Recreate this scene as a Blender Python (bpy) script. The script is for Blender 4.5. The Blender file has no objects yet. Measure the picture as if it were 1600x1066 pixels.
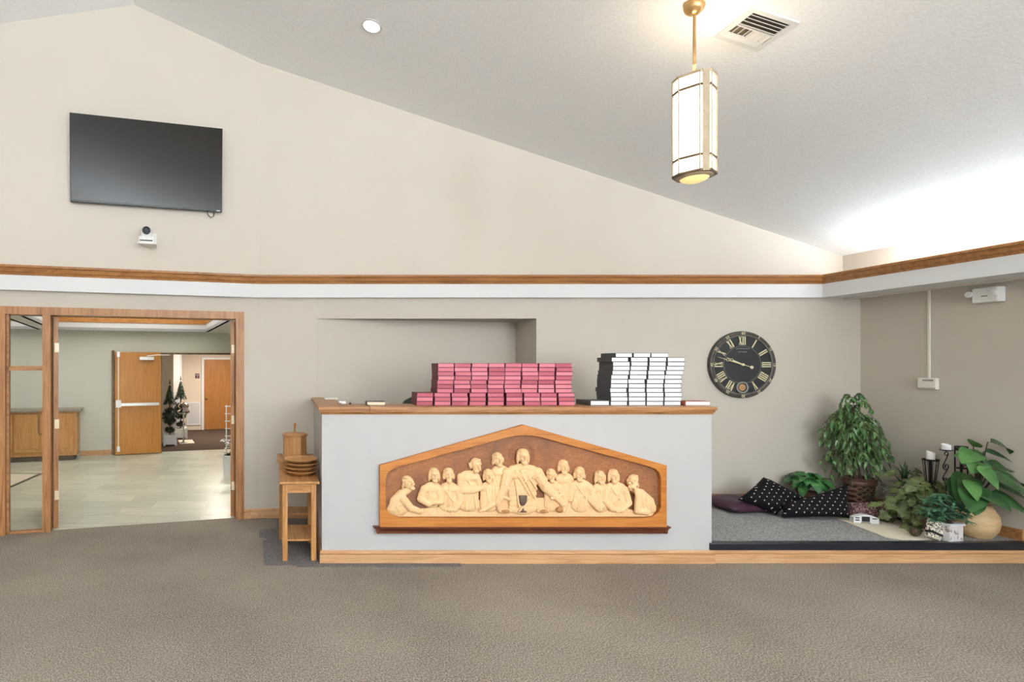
import bpy, bmesh, math, random
from mathutils import Vector, Matrix
random.seed(11)
C = bpy.context.scene.collection
F, CX, CY, H = 860.0, 450.0, 572.0, 1.6        # focal length and principal point in pixels of the 1600x1066 frame, eye height
PI = math.pi
R = math.radians

def P(px, py, d):                               # the point at depth d seen at a pixel
    return Vector(((px - CX) * d / F, d, H + (CY - py) * d / F))
def FL(px, py, z0=0.0):                         # the point of a level floor seen at a pixel
    d = (H - z0) * F / (py - CY)
    return Vector(((px - CX) * d / F, d, z0))

# ------------------------------------------------------------------ materials
def lin(c):
    return tuple(((v / 255) / 12.92 if v / 255 <= .04045 else ((v / 255 + .055) / 1.055) ** 2.4) for v in c) + (1.0,)
class NT:
    def __init__(s, name):
        s.m = bpy.data.materials.new(name); s.m.use_nodes = True
        s.n = s.m.node_tree.nodes; s.l = s.m.node_tree.links
        s.b = s.n['Principled BSDF']
    def add(s, t, **kw):
        n = s.n.new(t)
        for k, v in kw.items(): setattr(n, k, v)
        return n
    def link(s, a, b): s.l.new(a, b)
    def coords(s, scale=(1, 1, 1), kind='Object', rot=(0, 0, 0)):
        tc = s.add('ShaderNodeTexCoord'); mp = s.add('ShaderNodeMapping')
        mp.inputs['Scale'].default_value = scale; mp.inputs['Rotation'].default_value = rot
        s.link(tc.outputs[kind], mp.inputs['Vector'])
        return mp.outputs['Vector']
    def noise(s, vec, scale, detail=4, rough=.55, dist=0):
        n = s.add('ShaderNodeTexNoise'); n.inputs['Scale'].default_value = scale
        n.inputs['Detail'].default_value = detail; n.inputs['Roughness'].default_value = rough
        n.inputs['Distortion'].default_value = dist
        s.link(vec, n.inputs['Vector']); return n.outputs['Fac']
    def ramp(s, fac, stops, interp='LINEAR'):
        r = s.add('ShaderNodeValToRGB'); r.color_ramp.interpolation = interp
        e = r.color_ramp.elements
        while len(e) < len(stops): e.new(.5)
        for i, (p, c) in enumerate(stops):
            e[i].position = p; e[i].color = lin(c)
        s.link(fac, r.inputs['Fac']); return r.outputs['Color']
    def mix(s, fac, a, b, mode='MIX'):
        m = s.add('ShaderNodeMix', data_type='RGBA', blend_type=mode)
        for sock, v in ((m.inputs[0], fac), (m.inputs[6], a), (m.inputs[7], b)):
            if isinstance(v, (int, float)): sock.default_value = v
            elif isinstance(v, tuple): sock.default_value = v
            else: s.link(v, sock)
        return m.outputs[2]
    def bump(s, h, strength=.3, dist=.01):
        b = s.add('ShaderNodeBump'); b.inputs['Strength'].default_value = strength
        b.inputs['Distance'].default_value = dist
        s.link(h, b.inputs['Height']); s.link(b.outputs['Normal'], s.b.inputs['Normal'])
    def math(s, op, a, b=None):
        m = s.add('ShaderNodeMath', operation=op)
        for i, v in enumerate((a, b)):
            if v is None: continue
            if isinstance(v, (int, float)): m.inputs[i].default_value = v
            else: s.link(v, m.inputs[i])
        return m.outputs[0]
    def fin(s, col, rough=.5, metal=0, spec=None, coat=0):
        if isinstance(col, tuple): s.b.inputs['Base Color'].default_value = col
        else: s.link(col, s.b.inputs['Base Color'])
        s.b.inputs['Roughness'].default_value = rough
        s.b.inputs['Metallic'].default_value = metal
        if spec is not None: s.b.inputs['Specular IOR Level'].default_value = spec
        if coat: s.b.inputs['Coat Weight'].default_value = coat
        return s.m

def soft(name, c1, c2, scale=3, rough=.6, metal=0, bump=0, bscale=80, spec=None, detail=4, stretch=(1, 1, 1), coat=0, lo=.3, hi=.7):
    t = NT(name); v = t.coords(stretch)
    col = t.ramp(t.noise(v, scale, detail), [(lo, c1), (hi, c2)])
    if bump: t.bump(t.noise(t.coords(), bscale, 3), bump, .004)
    return t.fin(col, rough, metal, spec, coat)

def wood(name, dark, mid, light, axis='x', rough=.38, fine=1.0):
    t = NT(name)
    st = {'x': (.9, 14, 14), 'y': (14, .9, 14), 'z': (14, 14, .9)}[axis]
    v = t.coords(tuple(a * fine for a in st))
    n1 = t.noise(v, 2.2, 6, .62, 1.1)
    v2 = t.coords(tuple(a * fine * 5 for a in st))
    n2 = t.noise(v2, 3.0, 2, .5)
    col = t.ramp(n1, [(.3, dark), (.48, mid), (.7, light)])
    col = t.mix(t.math('MULTIPLY', n2, .3), col, lin(dark))
    t.bump(n2, .08, .002)
    return t.fin(col, rough, 0, .35)

M = {}
M['wall_tan'] = soft('wall paint tan', (189, 180, 167), (193, 184, 171), 1.2, .75, bump=.06, bscale=160)
M['wall_cream'] = soft('wall paint cream', (204, 195, 182), (208, 199, 187), .8, .75, bump=.06, bscale=160)
M['white'] = soft('white paint', (212, 212, 212), (216, 216, 216), 2, .55)
M['counter_white'] = soft('counter paint', (176, 174, 172), (180, 178, 176), 2, .6, bump=.05, bscale=140)
def ceil_mat():
    t = NT('textured ceiling paint'); v = t.coords()
    n = t.noise(v, 62, 4, .65)
    col = t.ramp(n, [(.3, (236, 237, 238)), (.7, (246, 247, 248))])
    t.bump(n, .3, .008)
    return t.fin(col, .9, 0, .1)
M['ceiling'] = ceil_mat()
def carpet(name, a, b, c, patches=True):
    t = NT(name); v = t.coords()
    n = t.noise(v, 110, 3, .75)
    col = t.ramp(n, [(.38, a), (.5, b), (.62, c)])
    if patches:
        n2 = t.noise(v, 14, 4, .7)
        col = t.mix(t.ramp(n2, [(.38, (90, 90, 90)), (.62, (0, 0, 0))]), col, lin(a))
        n3 = t.noise(v, .9, 3, .5)
        col = t.mix(.16, col, t.ramp(n3, [(.35, a), (.65, c)]))
    t.bump(n, .35, .004)
    return t.fin(col, .95, 0, .05)
M['carpet'] = carpet('grey brown loop carpet', (88, 80, 71), (134, 123, 111), (180, 169, 154))
M['carpet_stage'] = carpet('platform carpet', (106, 103, 101), (150, 148, 146), (188, 187, 186), False)
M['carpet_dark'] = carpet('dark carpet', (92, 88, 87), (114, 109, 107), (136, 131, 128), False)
M['carpet_hall'] = carpet('brown hall carpet', (62, 50, 44), (80, 66, 58), (98, 84, 74), False)
for ax in 'xyz':
    M['oak_' + ax] = wood('oak ' + ax, (122, 80, 44), (164, 114, 70), (188, 140, 94), ax)
    M['pale_oak_' + ax] = wood('pale oak ' + ax, (166, 120, 80), (194, 150, 108), (208, 168, 128), ax)
    M['honey_' + ax] = wood('honey oak ' + ax, (160, 100, 44), (192, 132, 68), (208, 152, 88), ax)
    M['table_oak_' + ax] = wood('table oak ' + ax, (140, 92, 50), (178, 128, 78), (200, 154, 102), ax)
M['trim_oak_x'] = wood('crown oak', (124, 78, 38), (158, 106, 58), (178, 128, 76), 'x')
M['veneer'] = wood('yellow birch veneer', (168, 106, 36), (184, 124, 48), (196, 138, 60), 'z', .35)
M['veneer_dark'] = wood('hall door veneer', (150, 96, 44), (166, 110, 56), (178, 124, 68), 'z', .4)
M['cab_oak'] = wood('cabinet oak', (168, 116, 64), (190, 140, 86), (204, 156, 104), 'z')
M['dark_stain'] = wood('dark red stain', (60, 26, 16), (92, 44, 28), (120, 66, 42), 'x', .3)
M['frame_wood'] = wood('carving frame wood', (152, 88, 32), (182, 114, 48), (196, 130, 62), 'x', .4)
def carved_bg():
    t = NT('stained carving field'); v = t.coords((1, 1, 2.0))
    n = t.noise(v, 26, 6, .7, 2)
    n2 = t.noise(t.coords(), 3.2, 3)
    a = t.ramp(n, [(.3, (110, 64, 34)), (.55, (156, 98, 54)), (.75, (186, 126, 76))])
    col = t.mix(t.ramp(n2, [(.42, (0, 0, 0)), (.66, (190, 190, 190))]), a, lin((92, 60, 44)))
    t.bump(n, .6, .006)
    return t.fin(col, .5)
M['carved_bg'] = carved_bg()
def carved_fig():
    t = NT('pale carved basswood'); v = t.coords((1, 1, .35), rot=(0, .5, 0))
    n = t.noise(v, 70, 3, .6, 1.5)
    col = t.ramp(n, [(.3, (220, 178, 128)), (.7, (234, 198, 152))])
    t.bump(n, .5, .006)
    return t.fin(col, .5, 0, .3)
M['carved_fig'] = carved_fig()
M['cup'] = soft('dark stained cup', (84, 62, 54), (108, 82, 72), 40, .5)
M['loaf'] = soft('stained loaf', (150, 96, 48), (186, 132, 80), 60, .6)
M['black'] = soft('black plastic', (18, 18, 19), (24, 24, 25), 8, .45)
M['rubber'] = soft('black rubber nosing', (16, 20, 28), (26, 31, 40), 6, .35)
M['iron'] = soft('black wrought iron', (20, 18, 18), (34, 31, 30), 40, .5, .3)
M['screen'] = soft('television glass', (23, 19, 16), (32, 27, 23), 1, .18, 0, spec=.6)
M['bezel'] = soft('black bezel', (10, 10, 10), (14, 14, 14), 3, .25)
M['plastic_white'] = soft('white plastic', (228, 227, 224), (234, 233, 231), 4, .4)
M['plastic_ivory'] = soft('ivory plastic', (224, 218, 204), (230, 226, 214), 4, .45)
M['brass'] = soft('satin brass', (176, 140, 92), (196, 160, 110), 10, .35, .85)
M['pewter'] = soft('lantern metal', (164, 146, 118), (180, 163, 136), 10, .5, .1)
M['bronze'] = soft('dark bronze', (92, 74, 52), (120, 98, 70), 12, .4, .6)
M['hinge'] = soft('cream hinge', (214, 196, 164), (226, 210, 182), 20, .4, .2)
M['chrome'] = soft('polished silver', (200, 200, 202), (222, 222, 224), 4, .12, 1)
M['steel'] = soft('satin aluminium', (190, 188, 182), (206, 204, 198), 6, .35, .7)
def emit(name, c, s):
    t = NT(name); v = t.coords(); n = t.noise(v, 9, 3)
    col = t.ramp(n, [(.3, c), (.7, tuple(min(255, x + 6) for x in c))])
    t.link(col, t.b.inputs['Emission Color']); t.b.inputs['Emission Strength'].default_value = s
    return t.fin(col, .4)
M['lamp_glass'] = emit('lit white glass', (255, 244, 226), 1.5)
M['lamp_bowl'] = emit('lit amber glass', (250, 212, 140), .40)
M['can_glow'] = emit('lit recessed lens', (255, 250, 240), 2.0)
M['tube_glow'] = emit('fluorescent tube', (255, 252, 244), 3.0)
def glass():
    t = NT('clear glass')
    t.b.inputs['Transmission Weight'].default_value = 1.0
    t.b.inputs['IOR'].default_value = 1.02
    return t.fin(lin((252, 253, 252)), .0, 0, .3)
M['glass'] = glass()
def info_mat(name, stops, rough=.7, extra=None):
    t = NT(name); oi = t.add('ShaderNodeObjectInfo')
    col = t.ramp(oi.outputs['Random'], stops)
    v = t.coords((1, 1, 120)); n = t.noise(v, 3, 2)
    col = t.mix(t.math('MULTIPLY', n, .25), col, lin(extra or stops[0][1]))
    return t.fin(col, rough)
M['page_red'] = info_mat('red dyed page edges', [(0, (160, 62, 80)), (.4, (190, 92, 108)), (1, (214, 124, 136))], .55, (150, 56, 74))
M['cover_red'] = soft('dark red cloth cover', (86, 14, 28), (104, 22, 38), 30, .5, bump=.1, bscale=300)
M['page_white'] = info_mat('white page edges', [(0, (226, 226, 228)), (1, (246, 246, 246))], .7, (214, 214, 214))
M['page_cream'] = info_mat('cream page edges', [(0, (232, 214, 180)), (1, (236, 220, 190))], .7)
M['cover_grey'] = soft('charcoal cloth cover', (64, 64, 66), (82, 82, 84), 60, .6, bump=.15, bscale=300)
M['cover_brown'] = soft('brown leather cover', (66, 40, 24), (86, 54, 32), 30, .5)
M['cover_maroon'] = soft('rust cover', (150, 82, 62), (172, 100, 76), 30, .5)
M['paper'] = soft('white paper', (236, 232, 222), (242, 239, 232), 8, .8)
M['tissue'] = soft('white tissue', (236, 236, 236), (244, 244, 244), 20, .9)
M['chair_black'] = soft('black mesh fabric', (34, 36, 38), (46, 48, 50), 90, .8, bump=.2, bscale=300)
M['dial'] = soft('black dial', (36, 37, 38), (46, 47, 46), 6, .5)
M['clock_rim'] = soft('worn dark rim', (46, 41, 37), (78, 70, 62), 14, .45)
M['gold'] = soft('pale gold numerals', (206, 194, 150), (226, 218, 180), 30, .45, .1)
M['grey_print'] = soft('grey print', (120, 118, 114), (146, 143, 138), 20, .6)
M['copper'] = soft('brushed copper', (186, 140, 100), (204, 160, 120), 20, .35, .6)
def tiles():
    t = NT('stone look plank tile'); v = t.coords()
    b = t.add('ShaderNodeTexBrick'); t.link(v, b.inputs['Vector'])
    b.inputs['Scale'].default_value = 1.0; b.inputs['Brick Width'].default_value = .62; b.inputs['Row Height'].default_value = .31
    b.inputs['Mortar Size'].default_value = .004; b.inputs['Bias'].default_value = 0
    b.inputs['Color1'].default_value = lin((168, 172, 154)); b.inputs['Color2'].default_value = lin((200, 200, 182)); b.inputs['Mortar'].default_value = lin((154, 152, 136))
    n = t.noise(t.coords((1.2, 7, 1)), 2.0, 5, .6, .6)
    col = t.mix(t.math('MULTIPLY', n, .55), b.outputs['Color'], t.ramp(n, [(.35, (146, 150, 138)), (.6, (206, 204, 192))]))
    return t.fin(col, .32, 0, .4)
M['tile'] = tiles()
M['lobby_wall'] = soft('lobby wall paint', (194, 196, 182), (199, 201, 187), 1, .75)
M['hall_wall'] = soft('hall wall paint', (206, 190, 172), (212, 196, 178), 1, .75)
M['laminate'] = soft('grey laminate', (122, 114, 98), (152, 144, 126), 60, .4)
M['mat_beige'] = soft('beige floor mat', (196, 184, 164), (208, 198, 178), 60, .9)
M['mat_edge'] = soft('dark mat edging', (92, 80, 68), (110, 96, 82), 20, .8)
def dots(name, base, dot, s, r):
    t = NT(name)
    def grid(off):
        tc = t.add('ShaderNodeTexCoord'); mp = t.add('ShaderNodeMapping')
        mp.inputs['Scale'].default_value = (s, s, 0); mp.inputs['Location'].default_value = (off, off, 0)
        t.link(tc.outputs['Object'], mp.inputs['Vector'])
        fr = t.add('ShaderNodeVectorMath', operation='FRACTION'); t.link(mp.outputs[0], fr.inputs[0])
        sb = t.add('ShaderNodeVectorMath', operation='SUBTRACT'); t.link(fr.outputs[0], sb.inputs[0]); sb.inputs[1].default_value = (.5, .5, 0)
        ln = t.add('ShaderNodeVectorMath', operation='LENGTH'); t.link(sb.outputs[0], ln.inputs[0])
        return t.math('LESS_THAN', ln.outputs['Value'], r)
    f = t.math('MAXIMUM', grid(0), grid(.5))
    n = t.noise(t.coords(), 260, 3)
    b = t.mix(t.math('MULTIPLY', n, .3), lin(base), lin(tuple(x + 14 for x in base)))
    return t.fin(t.mix(f, b, lin(dot)), .85, 0, .15)
M['polka'] = dots('black polka dot cloth', (17, 15, 18), (206, 196, 188), 15, .075)
M['plum'] = soft('plum satin', (52, 26, 42), (74, 40, 58), 10, .45)
def scroll(name, base, fg, sc, thr=.5, w=.05):
    t = NT(name); v = t.coords()
    n = t.noise(v, sc, 2, .5, 1.6)
    a = t.math('ABSOLUTE', t.math('SUBTRACT', n, thr))
    f = t.math('LESS_THAN', a, w)
    n2 = t.noise(v, sc * 1.7, 1, .4, .8)
    f = t.math('MAXIMUM', f, t.math('GREATER_THAN', n2, .66))
    return t.fin(t.mix(f, lin(base), lin(fg)), .7)
M['paisley'] = scroll('maroon scroll print', (66, 28, 36), (190, 154, 148), 34, .5, .032)
M['damask'] = scroll('black and cream damask', (234, 226, 206), (34, 30, 28), 38, .5, .045)
M['box_print'] = scroll('whitewashed box with faded print', (212, 206, 202), (150, 132, 128), 16, .62, .018)
M['lace'] = soft('ivory lace cloth', (214, 202, 176), (236, 228, 208), 160, .95, bump=.5, bscale=260)
def weave():
    t = NT('brown lattice planter'); 
    w1 = t.add('ShaderNodeTexWave'); w1.inputs['Scale'].default_value = 9; w1.inputs['Distortion'].default_value = .6
    t.link(t.coords((1, 1, 1), rot=(0, R(45), 0)), w1.inputs['Vector'])
    w2 = t.add('ShaderNodeTexWave'); w2.inputs['Scale'].default_value = 9; w2.inputs['Distortion'].default_value = .6
    t.link(t.coords((1, 1, 1), rot=(0, R(-45), 0)), w2.inputs['Vector'])
    f = t.math('MAXIMUM', w1.outputs['Fac'], w2.outputs['Fac'])
    col = t.ramp(f, [(.55, (70, 44, 36)), (.9, (134, 98, 80))])
    t.bump(f, .7, .01)
    return t.fin(col, .5)
M['weave'] = weave()
M['pot_brown'] = soft('brown glazed rim', (86, 56, 44), (112, 78, 62), 12, .4)
M['pot_tan'] = soft('tan stoneware', (176, 146, 104), (208, 178, 132), 7, .55, bump=.35, bscale=26, stretch=(1, 1, 3))
M['soil'] = soft('dark soil', (34, 26, 20), (52, 40, 32), 60, .95, bump=.5, bscale=90)
M['bark'] = soft('brown bark', (70, 56, 42), (100, 82, 62), 30, .85)
M['stem_green'] = soft('plum brown stem', (62, 50, 44), (84, 70, 56), 30, .7)
def leafm(name, a, b, c=None, rough=.35, scale=9):
    t = NT(name); n = t.noise(t.coords(), scale, 3, .6)
    st = [(.3, a), (.62, b)] + ([(.74, c)] if c else [])
    t.b.inputs['Subsurface Weight'].default_value = 0
    return t.fin(t.ramp(n, st), rough, 0, .5)
M['leaf_ficus'] = leafm('weeping fig leaf', (50, 86, 46), (98, 136, 78), (190, 204, 160), .35, 60)
M['leaf_ivy'] = leafm('olive ivy leaf', (52, 66, 34), (104, 118, 64), (136, 144, 94), .5, 20)
M['leaf_big'] = leafm('broad green leaf', (28, 56, 34), (60, 98, 52), None, .35, 6)
M['leaf_pothos'] = leafm('bright heart leaf', (50, 90, 46), (84, 128, 68), None, .35, 6)
M['leaf_dark'] = leafm('deep green leaf', (36, 62, 38), (66, 92, 58), None, .45, 20)
M['leaf_blue'] = leafm('blue green leaflet', (36, 76, 54), (84, 130, 96), (120, 160, 124), .4, 30)
M['leaf_rumple'] = leafm('glossy green leaf', (24, 74, 38), (66, 120, 62), (120, 160, 100), .3, 14)
M['needle'] = leafm('dark topiary foliage', (26, 36, 24), (54, 66, 44), None, .6, 40)
M['rattan'] = soft('brown twig ball', (64, 48, 34), (92, 72, 52), 60, .8)
M['wax'] = soft('white wax', (238, 234, 228), (246, 243, 238), 10, .5)
M['petal'] = soft('white petals', (238, 238, 232), (248, 248, 244), 10, .6)
M['sign_red'] = soft('maroon plaque', (74, 26, 34), (86, 32, 40), 6, .4)
M['slot'] = soft('shadowed metal vane', (150, 136, 116), (166, 152, 132), 10, .5)
M['duct'] = soft('dark duct interior', (96, 84, 70), (112, 100, 84), 10, .8)

# ------------------------------------------------------------------ mesh helpers
class MB:
    def __init__(s): s.bm = bmesh.new()
    def box(s, c, d, rot=None, bevel=0):
        c = Vector(c); vs = []
        for k in range(8):
            p = Vector(((-.5, .5)[k & 1] * d[0], (-.5, .5)[k >> 1 & 1] * d[1], (-.5, .5)[k >> 2] * d[2]))
            if rot is not None: p = rot @ p
            vs.append(s.bm.verts.new(c + p))
        fs = [s.bm.faces.new([vs[i] for i in f]) for f in ((0, 2, 3, 1), (4, 5, 7, 6), (0, 1, 5, 4), (2, 6, 7, 3), (0, 4, 6, 2), (1, 3, 7, 5))]
        if bevel:
            es = list({e for f in fs for e in f.edges})
            bmesh.ops.bevel(s.bm, geom=es, offset=bevel, segments=2, profile=.5, affect='EDGES')
        return s
    def bb(s, x0, x1, y0, y1, z0, z1, bevel=0):
        return s.box(((x0 + x1) / 2, (y0 + y1) / 2, (z0 + z1) / 2), (abs(x1 - x0), abs(y1 - y0), abs(z1 - z0)), None, bevel)
    def prism(s, pts, vec):
        vec = Vector(vec)
        a = [s.bm.verts.new(p) for p in pts]; b = [s.bm.verts.new(Vector(p) + vec) for p in pts]
        n = len(pts)
        s.bm.faces.new(a); s.bm.faces.new(b[::-1])
        for i in range(n): s.bm.faces.new((a[i], b[i], b[(i + 1) % n], a[(i + 1) % n]))
        return s
    def ring(s, outer, inner, vec):              # a flat outline with a hole, thickened
        vec = Vector(vec); es = []; lo = []
        for loop in (outer, inner):
            vs = [s.bm.verts.new(p) for p in loop]; lo.append(vs)
            es += [s.bm.edges.new((vs[i], vs[(i + 1) % len(vs)])) for i in range(len(vs))]
        r = bmesh.ops.triangle_fill(s.bm, use_beauty=True, use_dissolve=False, edges=es)
        fs = [g for g in r['geom'] if isinstance(g, bmesh.types.BMFace)]
        e = bmesh.ops.extrude_face_region(s.bm, geom=fs)
        bmesh.ops.translate(s.bm, verts=[g for g in e['geom'] if isinstance(g, bmesh.types.BMVert)], vec=vec)
        return s
    def tube(s, pts, r, n=8, closed=False):
        pts = [Vector(p) for p in pts]; m = len(pts); rings = []
        rr = r if isinstance(r, (list, tuple)) else [r] * m
        up = None
        for i, p in enumerate(pts):
            a = pts[(i - 1) % m] if (i or closed) else pts[i]; b = pts[(i + 1) % m] if (i < m - 1 or closed) else pts[i]
            t = (b - a).normalized()
            if up is None: up = t.orthogonal().normalized()
            up = (up - t * up.dot(t))
            if up.length < 1e-6: up = t.orthogonal()
            up.normalize(); w = t.cross(up)
            rings.append([s.bm.verts.new(p + (up * math.cos(2 * PI * k / n) + w * math.sin(2 * PI * k / n)) * rr[i]) for k in range(n)])
        for i in range(m if closed else m - 1):
            a, b = rings[i], rings[(i + 1) % m]
            for k in range(n): s.bm.faces.new((a[k], a[(k + 1) % n], b[(k + 1) % n], b[k]))
        if not closed:
            s.bm.faces.new(rings[0][::-1]); s.bm.faces.new(rings[-1])
        return s
    def lathe(s, prof, n=32, o=(0, 0, 0), mat=None, ph=0):
        o = Vector(o); rings = []
        for r, z in prof:
            if r < 1e-6: v = [Vector((0, 0, z))]
            else: v = [Vector((r * math.cos(2 * PI * k / n + ph), r * math.sin(2 * PI * k / n + ph), z)) for k in range(n)]
            rings.append([s.bm.verts.new(o + (mat @ p if mat else p)) for p in v])
        for a, b in zip(rings, rings[1:]):
            if len(a) == 1 and len(b) == 1: continue
            for k in range(n):
                if len(a) == 1: s.bm.faces.new((a[0], b[(k + 1) % n], b[k]))
                elif len(b) == 1: s.bm.faces.new((a[k], a[(k + 1) % n], b[0]))
                else: s.bm.faces.new((a[k], a[(k + 1) % n], b[(k + 1) % n], b[k]))
        return s
    def ell(s, c, r, rot=None, u=14, v=9):
        c = Vector(c); prof = [(math.sin(PI * i / v), -math.cos(PI * i / v)) for i in range(v + 1)]
        sc = Matrix.Diagonal(r if len(r) == 3 else (r[0],) * 3)
        return s.lathe([(0 if i in (0, v) else a, b) for i, (a, b) in enumerate(prof)], u, c, (rot @ sc) if rot is not None else sc)
    def sweep(s, path, prof):                    # prof: closed outline of (outward, height); path runs in the plane, mitred
        path = [Vector((p[0], p[1])) for p in path]; rings = []
        for i, p in enumerate(path):
            d0 = (p - path[i - 1]).normalized() if i else None
            d1 = (path[i + 1] - p).normalized() if i < len(path) - 1 else None
            nn = [Vector((d.y, -d.x)) for d in (d0, d1) if d is not None]
            if len(nn) == 2:
                b = (nn[0] + nn[1]).normalized(); b = b / b.dot(nn[0])
            else: b = nn[0]
            rings.append([s.bm.verts.new((p.x + b.x * o, p.y + b.y * o, z)) for o, z in prof])
        n = len(prof)
        for a, b in zip(rings, rings[1:]):
            for k in range(n): s.bm.faces.new((a[k], a[(k + 1) % n], b[(k + 1) % n], b[k]))
        s.bm.faces.new(rings[0][::-1]); s.bm.faces.new(rings[-1])
        return s
    def leaf(s, base, d, up, L, W, droop=.3, fold=.25, rows=5, prof=None):
        d = Vector(d).normalized(); up = Vector(up); up = (up - d * up.dot(d))
        if up.length < 1e-4: up = d.orthogonal()
        up.normalize(); w = d.cross(up); base = Vector(base); rr = []
        for i in range(rows + 1):
            t = i / rows
            k = prof(t) if prof else (math.sin(PI * min(1, t * .94 + .06)) ** .8 * (1.15 - .45 * t))
            k = max(k, .02)
            c = base + d * (L * t) - Vector((0, 0, 1)) * (droop * L * t * t)
            rr.append([s.bm.verts.new(c + w * (W / 2 * k * q) + up * (fold * W / 2 * k * abs(q))) for q in (-1, 0, 1)])
        for a, b in zip(rr, rr[1:]):
            for k in (0, 1): s.bm.faces.new((a[k], a[k + 1], b[k + 1], b[k]))
        return s
    def lobed(s, c, nrm, d, L):                  # ivy leaf
        nrm = Vector(nrm).normalized(); d = Vector(d); d = (d - nrm * d.dot(nrm)).normalized(); w = nrm.cross(d); c = Vector(c)
        ol = [(-.35, 0), (-.5, .35), (-.15, .42), (.05, .62), (.2, .34), (.55, .2), (.75, 0)]
        ol = ol + [(a, -b) for a, b in ol[-2:0:-1]]
        o = s.bm.verts.new(c); vs = [s.bm.verts.new(c + d * a * L + w * b * L - nrm * (.3 * L * (a * a + b * b))) for a, b in ol]
        for i in range(len(vs)): s.bm.faces.new((o, vs[i], vs[(i + 1) % len(vs)]))
        return s
    def text(s, body, size, mat, ext=.0008):
        cu = bpy.data.curves.new('t', 'FONT'); cu.body = body; cu.size = size; cu.extrude = ext; cu.align_x = 'CENTER'; cu.align_y = 'CENTER'
        ob = bpy.data.objects.new('t', cu); C.objects.link(ob)
        bpy.context.view_layer.update()
        me = bpy.data.meshes.new_from_object(ob.evaluated_get(bpy.context.evaluated_depsgraph_get()))
        me.transform(mat); s.bm.from_mesh(me)
        bpy.data.objects.remove(ob); bpy.data.curves.remove(cu); bpy.data.meshes.remove(me)
        return s
    def xf(s, mat):
        bmesh.ops.transform(s.bm, matrix=mat, verts=s.bm.verts); return s
    def clampx(s, xmax):
        for v in s.bm.verts: v.co.x = min(v.co.x, xmax)
        return s
    def build(s, name, m, parent=None, smooth=None, loc=None, fixn=True, bevel=0):
        if fixn: bmesh.ops.recalc_face_normals(s.bm, faces=s.bm.faces)
        me = bpy.data.meshes.new(name); s.bm.to_mesh(me); s.bm.free()
        me.materials.append(M[m] if isinstance(m, str) else m)
        if smooth is not None:
            for p in me.polygons: p.use_smooth = True
            me.set_sharp_from_angle(angle=R(smooth))
        o = bpy.data.objects.new(name, me); C.objects.link(o)
        if parent is not None: o.parent = parent
        if loc is not None: o.location = loc
        if bevel:
            b = o.modifiers.new('bevel', 'BEVEL'); b.width = bevel; b.segments = 2; b.limit_method = 'ANGLE'
        return o

def tag(o, label, cat, group=None):
    o['label'] = label; o['category'] = cat
    if group: o['group'] = group
    return o
def thing(name, label, cat, loc=(0, 0, 0), rz=0, group=None, rot=None):
    o = bpy.data.objects.new(name, None); o.empty_display_size = .05; C.objects.link(o)
    o.location = loc; o.rotation_euler = rot if rot else (0, 0, rz)
    return tag(o, label, cat, group)
def struct(name, mb, m, smooth=None, parent=None, loc=None, rz=0, label=None):
    o = mb.build(name, m, parent, smooth, loc)
    o.rotation_euler = (0, 0, rz)
    if parent is None: o['kind'] = 'structure'
    if label: o['label'] = label
    return o
def copy_tree(o, parent=None):
    c = o.copy(); C.objects.link(c)
    if parent is not None: c.parent = parent
    for ch in list(o.children): copy_tree(ch, c)
    return c
ORD = 'first second third fourth fifth sixth seventh eighth ninth tenth eleventh twelfth'.split()

# ------------------------------------------------------------------ room geometry
YB = 5.806                                       # back wall
XR = 6.04                                        # right wall (below the ledge)
XU = 5.853                                       # right wall above the ledge
TH = R(14.3); cT, sT = math.cos(TH), math.sin(TH)
B = Vector((-.304, YB))
def WL(t, off=0):                                # along the angled left wall, off towards the room
    return Vector((B.x - cT * t + sT * off, B.y - sT * t - cT * off))
RX = -1.53
def zc(x): return 5.205 - (.331 * (x - RX) if x > RX else .315 * (RX - x))
YR = -4.6                                        # rear of the hall, behind the camera
LEDGE0, LEDGE1, LEDGE2 = 2.315, 2.455, 2.545
TL = 5.2
far_left = WL(TL)

floor = MB()
pts = [(far_left.x, YR - .2, 0), (XR + .3, YR - .2, 0), (XR + .3, YB + .7, 0), (B.x, YB + .7, 0), (B.x, YB + .06, 0), (WL(TL, -.06).x, WL(TL, -.06).y, 0)]
struct('floor', floor.prism(pts, (0, 0, -.12)), 'carpet')
# ceiling: two slopes meeting in a ridge
cl = MB()
for a, b in ((RX, XU + .4), (WL(TL).x - .3, RX)):
    cl.prism([(a, YR - .2, zc(a)), (b, YR - .2, zc(b)), (b, YB + .2, zc(b)), (a, YB + .2, zc(a))], (0, 0, .1))
struct('ceiling', cl, 'ceiling')
# back wall, lower part with a wedge-shaped recess
RC0, RC1, RZ = .304, 2.62, 2.10
wb = MB()
wb.bb(B.x - .05, RC0, YB, YB + .12, 0, 2.36)
wb.bb(RC1, XR + .15, YB, YB + .12, 0, 2.36)
wb.bb(RC0, RC1, YB, YB + .12, RZ, 2.36)
wb.prism([(RC0 - .02, YB + .005, 0), (RC1 + .12, YB + .555, 0), (RC1 + .12, YB + .65, 0), (RC0 - .02, YB + .1, 0)], (0, 0, RZ + .1))
wb.prism([(RC1, YB + .1, 0), (RC1 + .12, YB + .1, 0), (RC1 + .12, YB + .6, 0), (RC1, YB + .6, 0)], (0, 0, RZ + .1))
wb.prism([(RC0, YB + .1, RZ), (RC1 + .1, YB + .1, RZ), (RC1 + .1, YB + .6, RZ), (RC0, YB + .12, RZ)], (0, 0, .1))
struct('wall_back', wb, 'wall_tan')
wu = MB()
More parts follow.
